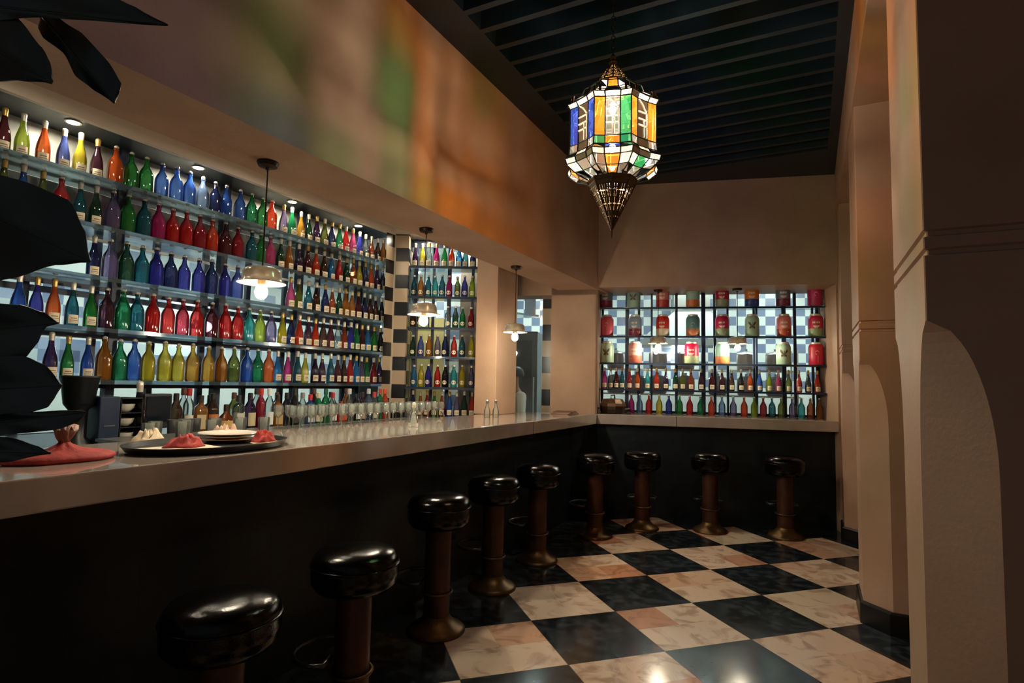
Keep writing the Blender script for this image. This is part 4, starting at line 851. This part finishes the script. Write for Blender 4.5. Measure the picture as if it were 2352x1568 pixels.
for q, (rr, z) in enumerate(((0.92, 0.0), (1.0, 0.008), (0.98, 0.018), (0.8, 0.028), (0.5, 0.036), (0.28, 0.046), (0.13, 0.06), (0.10, 0.066))):
    rs.append([((0.12*rr*(1+0.05*math.sin(5*a)+0.12*(q > 3)*math.sin(9*a))*math.cos(a)), 0.185*rr*(1+0.05*math.sin(3*a+1)+0.1*(q > 3)*math.sin(7*a))*math.sin(a), z) for a in [2*PI*i/n for i in range(n)]])
vs_.rings(rs).build('bag', MT['red'], pouch, smooth=180)
nk = []
for q, (rr, z) in enumerate(((0.10, 0.064), (0.08, 0.075), (0.13, 0.092), (0.2, 0.115), (0.14, 0.12))):
    nk.append([(0.12*rr*(1+0.25*math.sin(6*a+q))*math.cos(a), 0.185*rr*(1+0.25*math.sin(5*a-q))*math.sin(a), z+0.012*math.sin(7*a)) for a in [2*PI*i/n for i in range(n)]])
MB().rings(nk).build('gathered_neck', P('brown_organza', '#8a5a44', 0.5), pouch, smooth=180)
t = thing('carafe', 'small clear glass carafe on the bar before the short shelving', 'carafe', (-1.33, 0.42, 1.1))
MB().lathe([(0.03, 0), (0.034, 0.004), (0.036, 0.04), (0.026, 0.08), (0.014, 0.105), (0.012, 0.13), (0.018, 0.145)], 18, cap1=False).build('body', MT['stem'], t, smooth=60); MB().lathe([(0.011, 0.125), (0.012, 0.148), (0.015, 0.15), (0.013, 0.165), (0.001, 0.17)], 12).build('stopper', MT['ceram'], t, smooth=50)
for k, (x, y) in enumerate(((-1.5, 1.74), (-1.46, 1.83))):
    t = thing('oil_bottle', '%s small clear oil bottle on the bar at the plaster pillar' % ('left', 'right')[k], 'bottle', (x, y, 1.1), 0, 'oil bottles at the pillar')
    MB().lathe([(0.028, 0), (0.03, 0.004), (0.03, 0.06), (0.02, 0.09), (0.011, 0.11), (0.011, 0.135)], 16).build('body', MT['stem'], t, smooth=60); MB().lathe([(0.013, 0.13), (0.014, 0.15), (0.006, 0.16)], 12).build('cap', MT['chrome'], t, smooth=40)
for k in range(4):
    o = MB().box(-0.1, 0.1, -0.13, 0.13, 0, 0.0075).build('menu', [P('menu_cover_%d' % k, ('#7c5c4c', '#94745e', '#86644f', '#5f4238')[k], 0.6)], loc=(-1.22, 2.92, 1.1 + 0.0078*k), rz=0.1*k - 0.1, bevel=0.001)
    tag(o, 'brown menu, %s of the stack near the corner of the bar' % ('lowest', 'second from bottom', 'second from top', 'topmost')[k], 'menu', 'menus stacked on the bar')
t = thing('lidded_pot', 'dark bronze lidded pot at the corner of the far bar', 'pot', FW(0.165, 0.2) + (1.1,), 0.2)
MB().lathe([(0.12, 0), (0.135, 0.01), (0.142, 0.05), (0.142, 0.08)], 10).build('body', MT['rod'], t); MB().lathe([(0.148, 0.08), (0.148, 0.09), (0.14, 0.115), (0.11, 0.16), (0.1, 0.165), (0.001, 0.17)], 10).build('lid', P('dark_bronze', '#5f4836', 0.38, metal=0.6), t)
MB().tube([(0.02, 0, 0.165), (0.02, 0, 0.205), (-0.02, 0, 0.205), (-0.02, 0, 0.165)], 0.009).build('knob', MT['rod'], t)
for sg in (-1, 1): MB().tube([(0.14*sg, -0.04, 0.055), (0.18*sg, -0.03, 0.06), (0.18*sg, 0.03, 0.06), (0.14*sg, 0.04, 0.055)], 0.007).build('handle', MT['chrome'], t)
t = thing('card_reader', 'small grey card machine right of the bronze pot', 'card reader', FW(0.345, 0.12) + (1.1,), 0.3)
MB().box(-0.025, 0.025, -0.05, 0.05, 0, 0.022).build('body', MT['plastic'], t, bevel=0.004); MB().box(-0.018, 0.018, 0.005, 0.04, 0.022, 0.024).build('screen', MT['chrome'], t)

# ------------------------------------------------------------------ potted plant at the left edge
plant = thing('potted_plant', 'large dark-leaved rubber plant at the left edge of the view', 'plant', (-0.52, -2.62, 0))
MB().lathe([(0.14, 0), (0.16, 0.01), (0.2, 0.3), (0.215, 0.31), (0.215, 0.35), (0.195, 0.35), (0.185, 0.31), (0.001, 0.3)], 28).build('pot', MT['terra'], plant, smooth=45)
MB().lathe([(0.001, 0.295), (0.187, 0.3), (0.187, 0.32), (0.001, 0.33)], 24).build('soil', MT['soil'], plant)
tr = [(0.0, 0, 0.3), (0.01, 0.01, 0.8), (-0.01, 0.02, 1.3), (0.02, 0.03, 1.8), (0.03, 0.03, 2.25)]
MB().tube(tr, [0.024, 0.02, 0.017, 0.014, 0.009], 10).build('trunk', MT['bark'], plant, smooth=180)
def leaf(base, tip, nrm, wu, wl, droop=0.012, fold=0.12):
    """a broad leaf blade with thickness, folded along its midrib; separate width profiles either side of the midrib"""
    off = Vector((-0.52, -2.62, 0)); A = Vector(base) - off; B_ = Vector(tip) - off; d = (B_-A); Ln = d.length; d.normalize()
    nn = Vector(nrm); nn = (nn - d*nn.dot(d)).normalized(); s = nn.cross(d).normalized()
    def wid(pr, u):
        for (u0, w0), (u1, w1) in zip(pr, pr[1:]):
            if u <= u1: t_ = (u-u0)/(u1-u0); return w0 + (w1-w0)*(t_*t_*(3-2*t_)*0.5 + t_*0.5)
        return pr[-1][1]
    nl, nw = 32, 8; top = []
    for i in range(nl+1):
        u = i/nl; c = A + d*(Ln*u) - nn*(droop*4*(u-0.5)**2) + nn*droop
        for j in range(nw+1):
            v = -1 + 2*j/nw; ww = wid(wu if v > 0 else wl, u)
            top.append(c + s*(ww*v) + nn*(fold*abs(v)*ww + 0.004*math.sin(11*u + 2*v) * abs(v)))
    vs = [tuple(p) for p in top] + [tuple(p - nn*0.0018) for p in top]; n1 = len(top); W_ = nw+1; fs = []
    for i in range(nl):
        for j in range(nw):
            q = (i*W_+j, i*W_+j+1, (i+1)*W_+j+1, (i+1)*W_+j); fs.append(q); fs.append(tuple(n1+x for x in q[::-1]))
    rim = [i*W_ for i in range(nl+1)] + [nl*W_+j for j in range(1, W_)] + [i*W_+nw for i in range(nl-1, -1, -1)] + [j for j in range(nw-1, 0, -1)]
    for k in range(len(rim)):
        a, b = rim[k], rim[(k+1) % len(rim)]; fs.append((a, b, n1+b, n1+a))
    o = MB().add(vs, fs).build('leaf', MT['leaf'], plant, smooth=60)
    mid = [A + d*(Ln*u) - nn*(droop*4*(u-0.5)**2) + nn*(droop+0.001) for u in [i/10 for i in range(11)]]
    MB().tube(mid, [0.0028*(1-0.09*i) for i in range(11)], 6).build('midrib', MT['leafvein'], o, smooth=180)
    st = min(tr, key=lambda q: (Vector(q)-A).length)
    MB().tube([Vector(st), (Vector(st)+A)/2 + Vector((0, 0, 0.03)), A], 0.005, 6).build('leaf_stalk', MT['bark'], plant, smooth=180)
LEAVES = [
    ((-0.481, -2.353, 1.78), (-0.134, -2.228, 1.633), (0.92, -0.35, -0.19), [(0, 0.017), (0.31, 0.083), (0.55, 0.091), (0.76, 0.092), (0.9, 0.051), (1, 0.003)], [(0, 0.017), (0.3, 0.127), (0.61, 0.127), (0.71, 0.092), (0.89, 0.03), (1, 0.003)]),
    ((-0.458, -2.339, 1.485), (-0.169, -2.259, 1.51), (0.93, -0.35, -0.06), [(0, 0.012), (0.3, 0.05), (0.56, 0.053), (0.77, 0.043), (0.94, 0.022), (1, 0.002)], [(0, 0.012), (0.3, 0.079), (0.5, 0.083), (0.61, 0.08), (0.76, 0.06), (0.86, 0.037), (0.93, 0.005), (1, 0.002)]),
    ((-0.406, -2.348, 1.373), (-0.118, -2.268, 1.392), (0.93, -0.36, 0.02), [(0, 0.012), (0.3, 0.055), (0.52, 0.059), (0.76, 0.059), (0.9, 0.041), (0.98, 0.016), (1, 0.003)], [(0, 0.012), (0.3, 0.051), (0.52, 0.055), (0.72, 0.053), (0.93, 0.04), (0.98, 0.02), (1, 0.003)]),
    ((-0.38, -2.352, 1.303), (-0.055, -2.255, 1.345), (0.93, -0.37, 0.06), [(0, 0.006), (0.3, 0.016), (0.61, 0.013), (0.86, 0.009), (0.97, 0.004), (1, 0.002)], [(0, 0.006), (0.44, 0.024), (0.72, 0.025), (0.85, 0.025), (0.96, 0.017), (1, 0.002)]),
    ((-0.435, -2.331, 1.256), (-0.161, -2.258, 1.265), (0.93, -0.36, 0.1), [(0, 0.012), (0.4, 0.033), (0.7, 0.028), (0.9, 0.013), (1, 0.002)], [(0, 0.012), (0.4, 0.025), (0.7, 0.018), (1, 0.002)]),
    ((-0.426, -2.373, 2.107), (-0.172, -2.298, 1.968), (0.87, -0.31, -0.39), [(0, 0.017), (0.3, 0.071), (0.62, 0.078), (0.84, 0.05), (0.95, 0.031), (1, 0.007)], [(0, 0.017), (0.4, 0.055), (0.645, 0.049), (0.84, 0.024), (1, 0.003)]),
    ((-0.234, -2.298, 2.121), (-0.045, -2.251, 1.923), (0.83, -0.37, -0.41), [(0, 0.005), (0.14, 0.023), (0.42, 0.037), (0.73, 0.04), (0.91, 0.033), (0.97, 0.018), (1, 0.002)], [(0, 0.005), (0.12, 0.02), (0.28, 0.024), (0.48, 0.013), (0.68, 0.023), (0.85, 0.015), (1, 0.002)]),
    ((-0.357, -2.385, 2.13), (0.066, -2.227, 2.058), (0.82, -0.35, -0.45), [(0, 0.016), (0.3, 0.032), (0.56, 0.035), (0.8, 0.034), (0.87, 0.024), (0.93, 0.012), (1, 0.002)], [(0, 0.016), (0.2, 0.024), (0.454, 0.01), (0.72, 0.006), (0.9, 0.004), (1, 0.002)])
]
for l in LEAVES: leaf(*l)
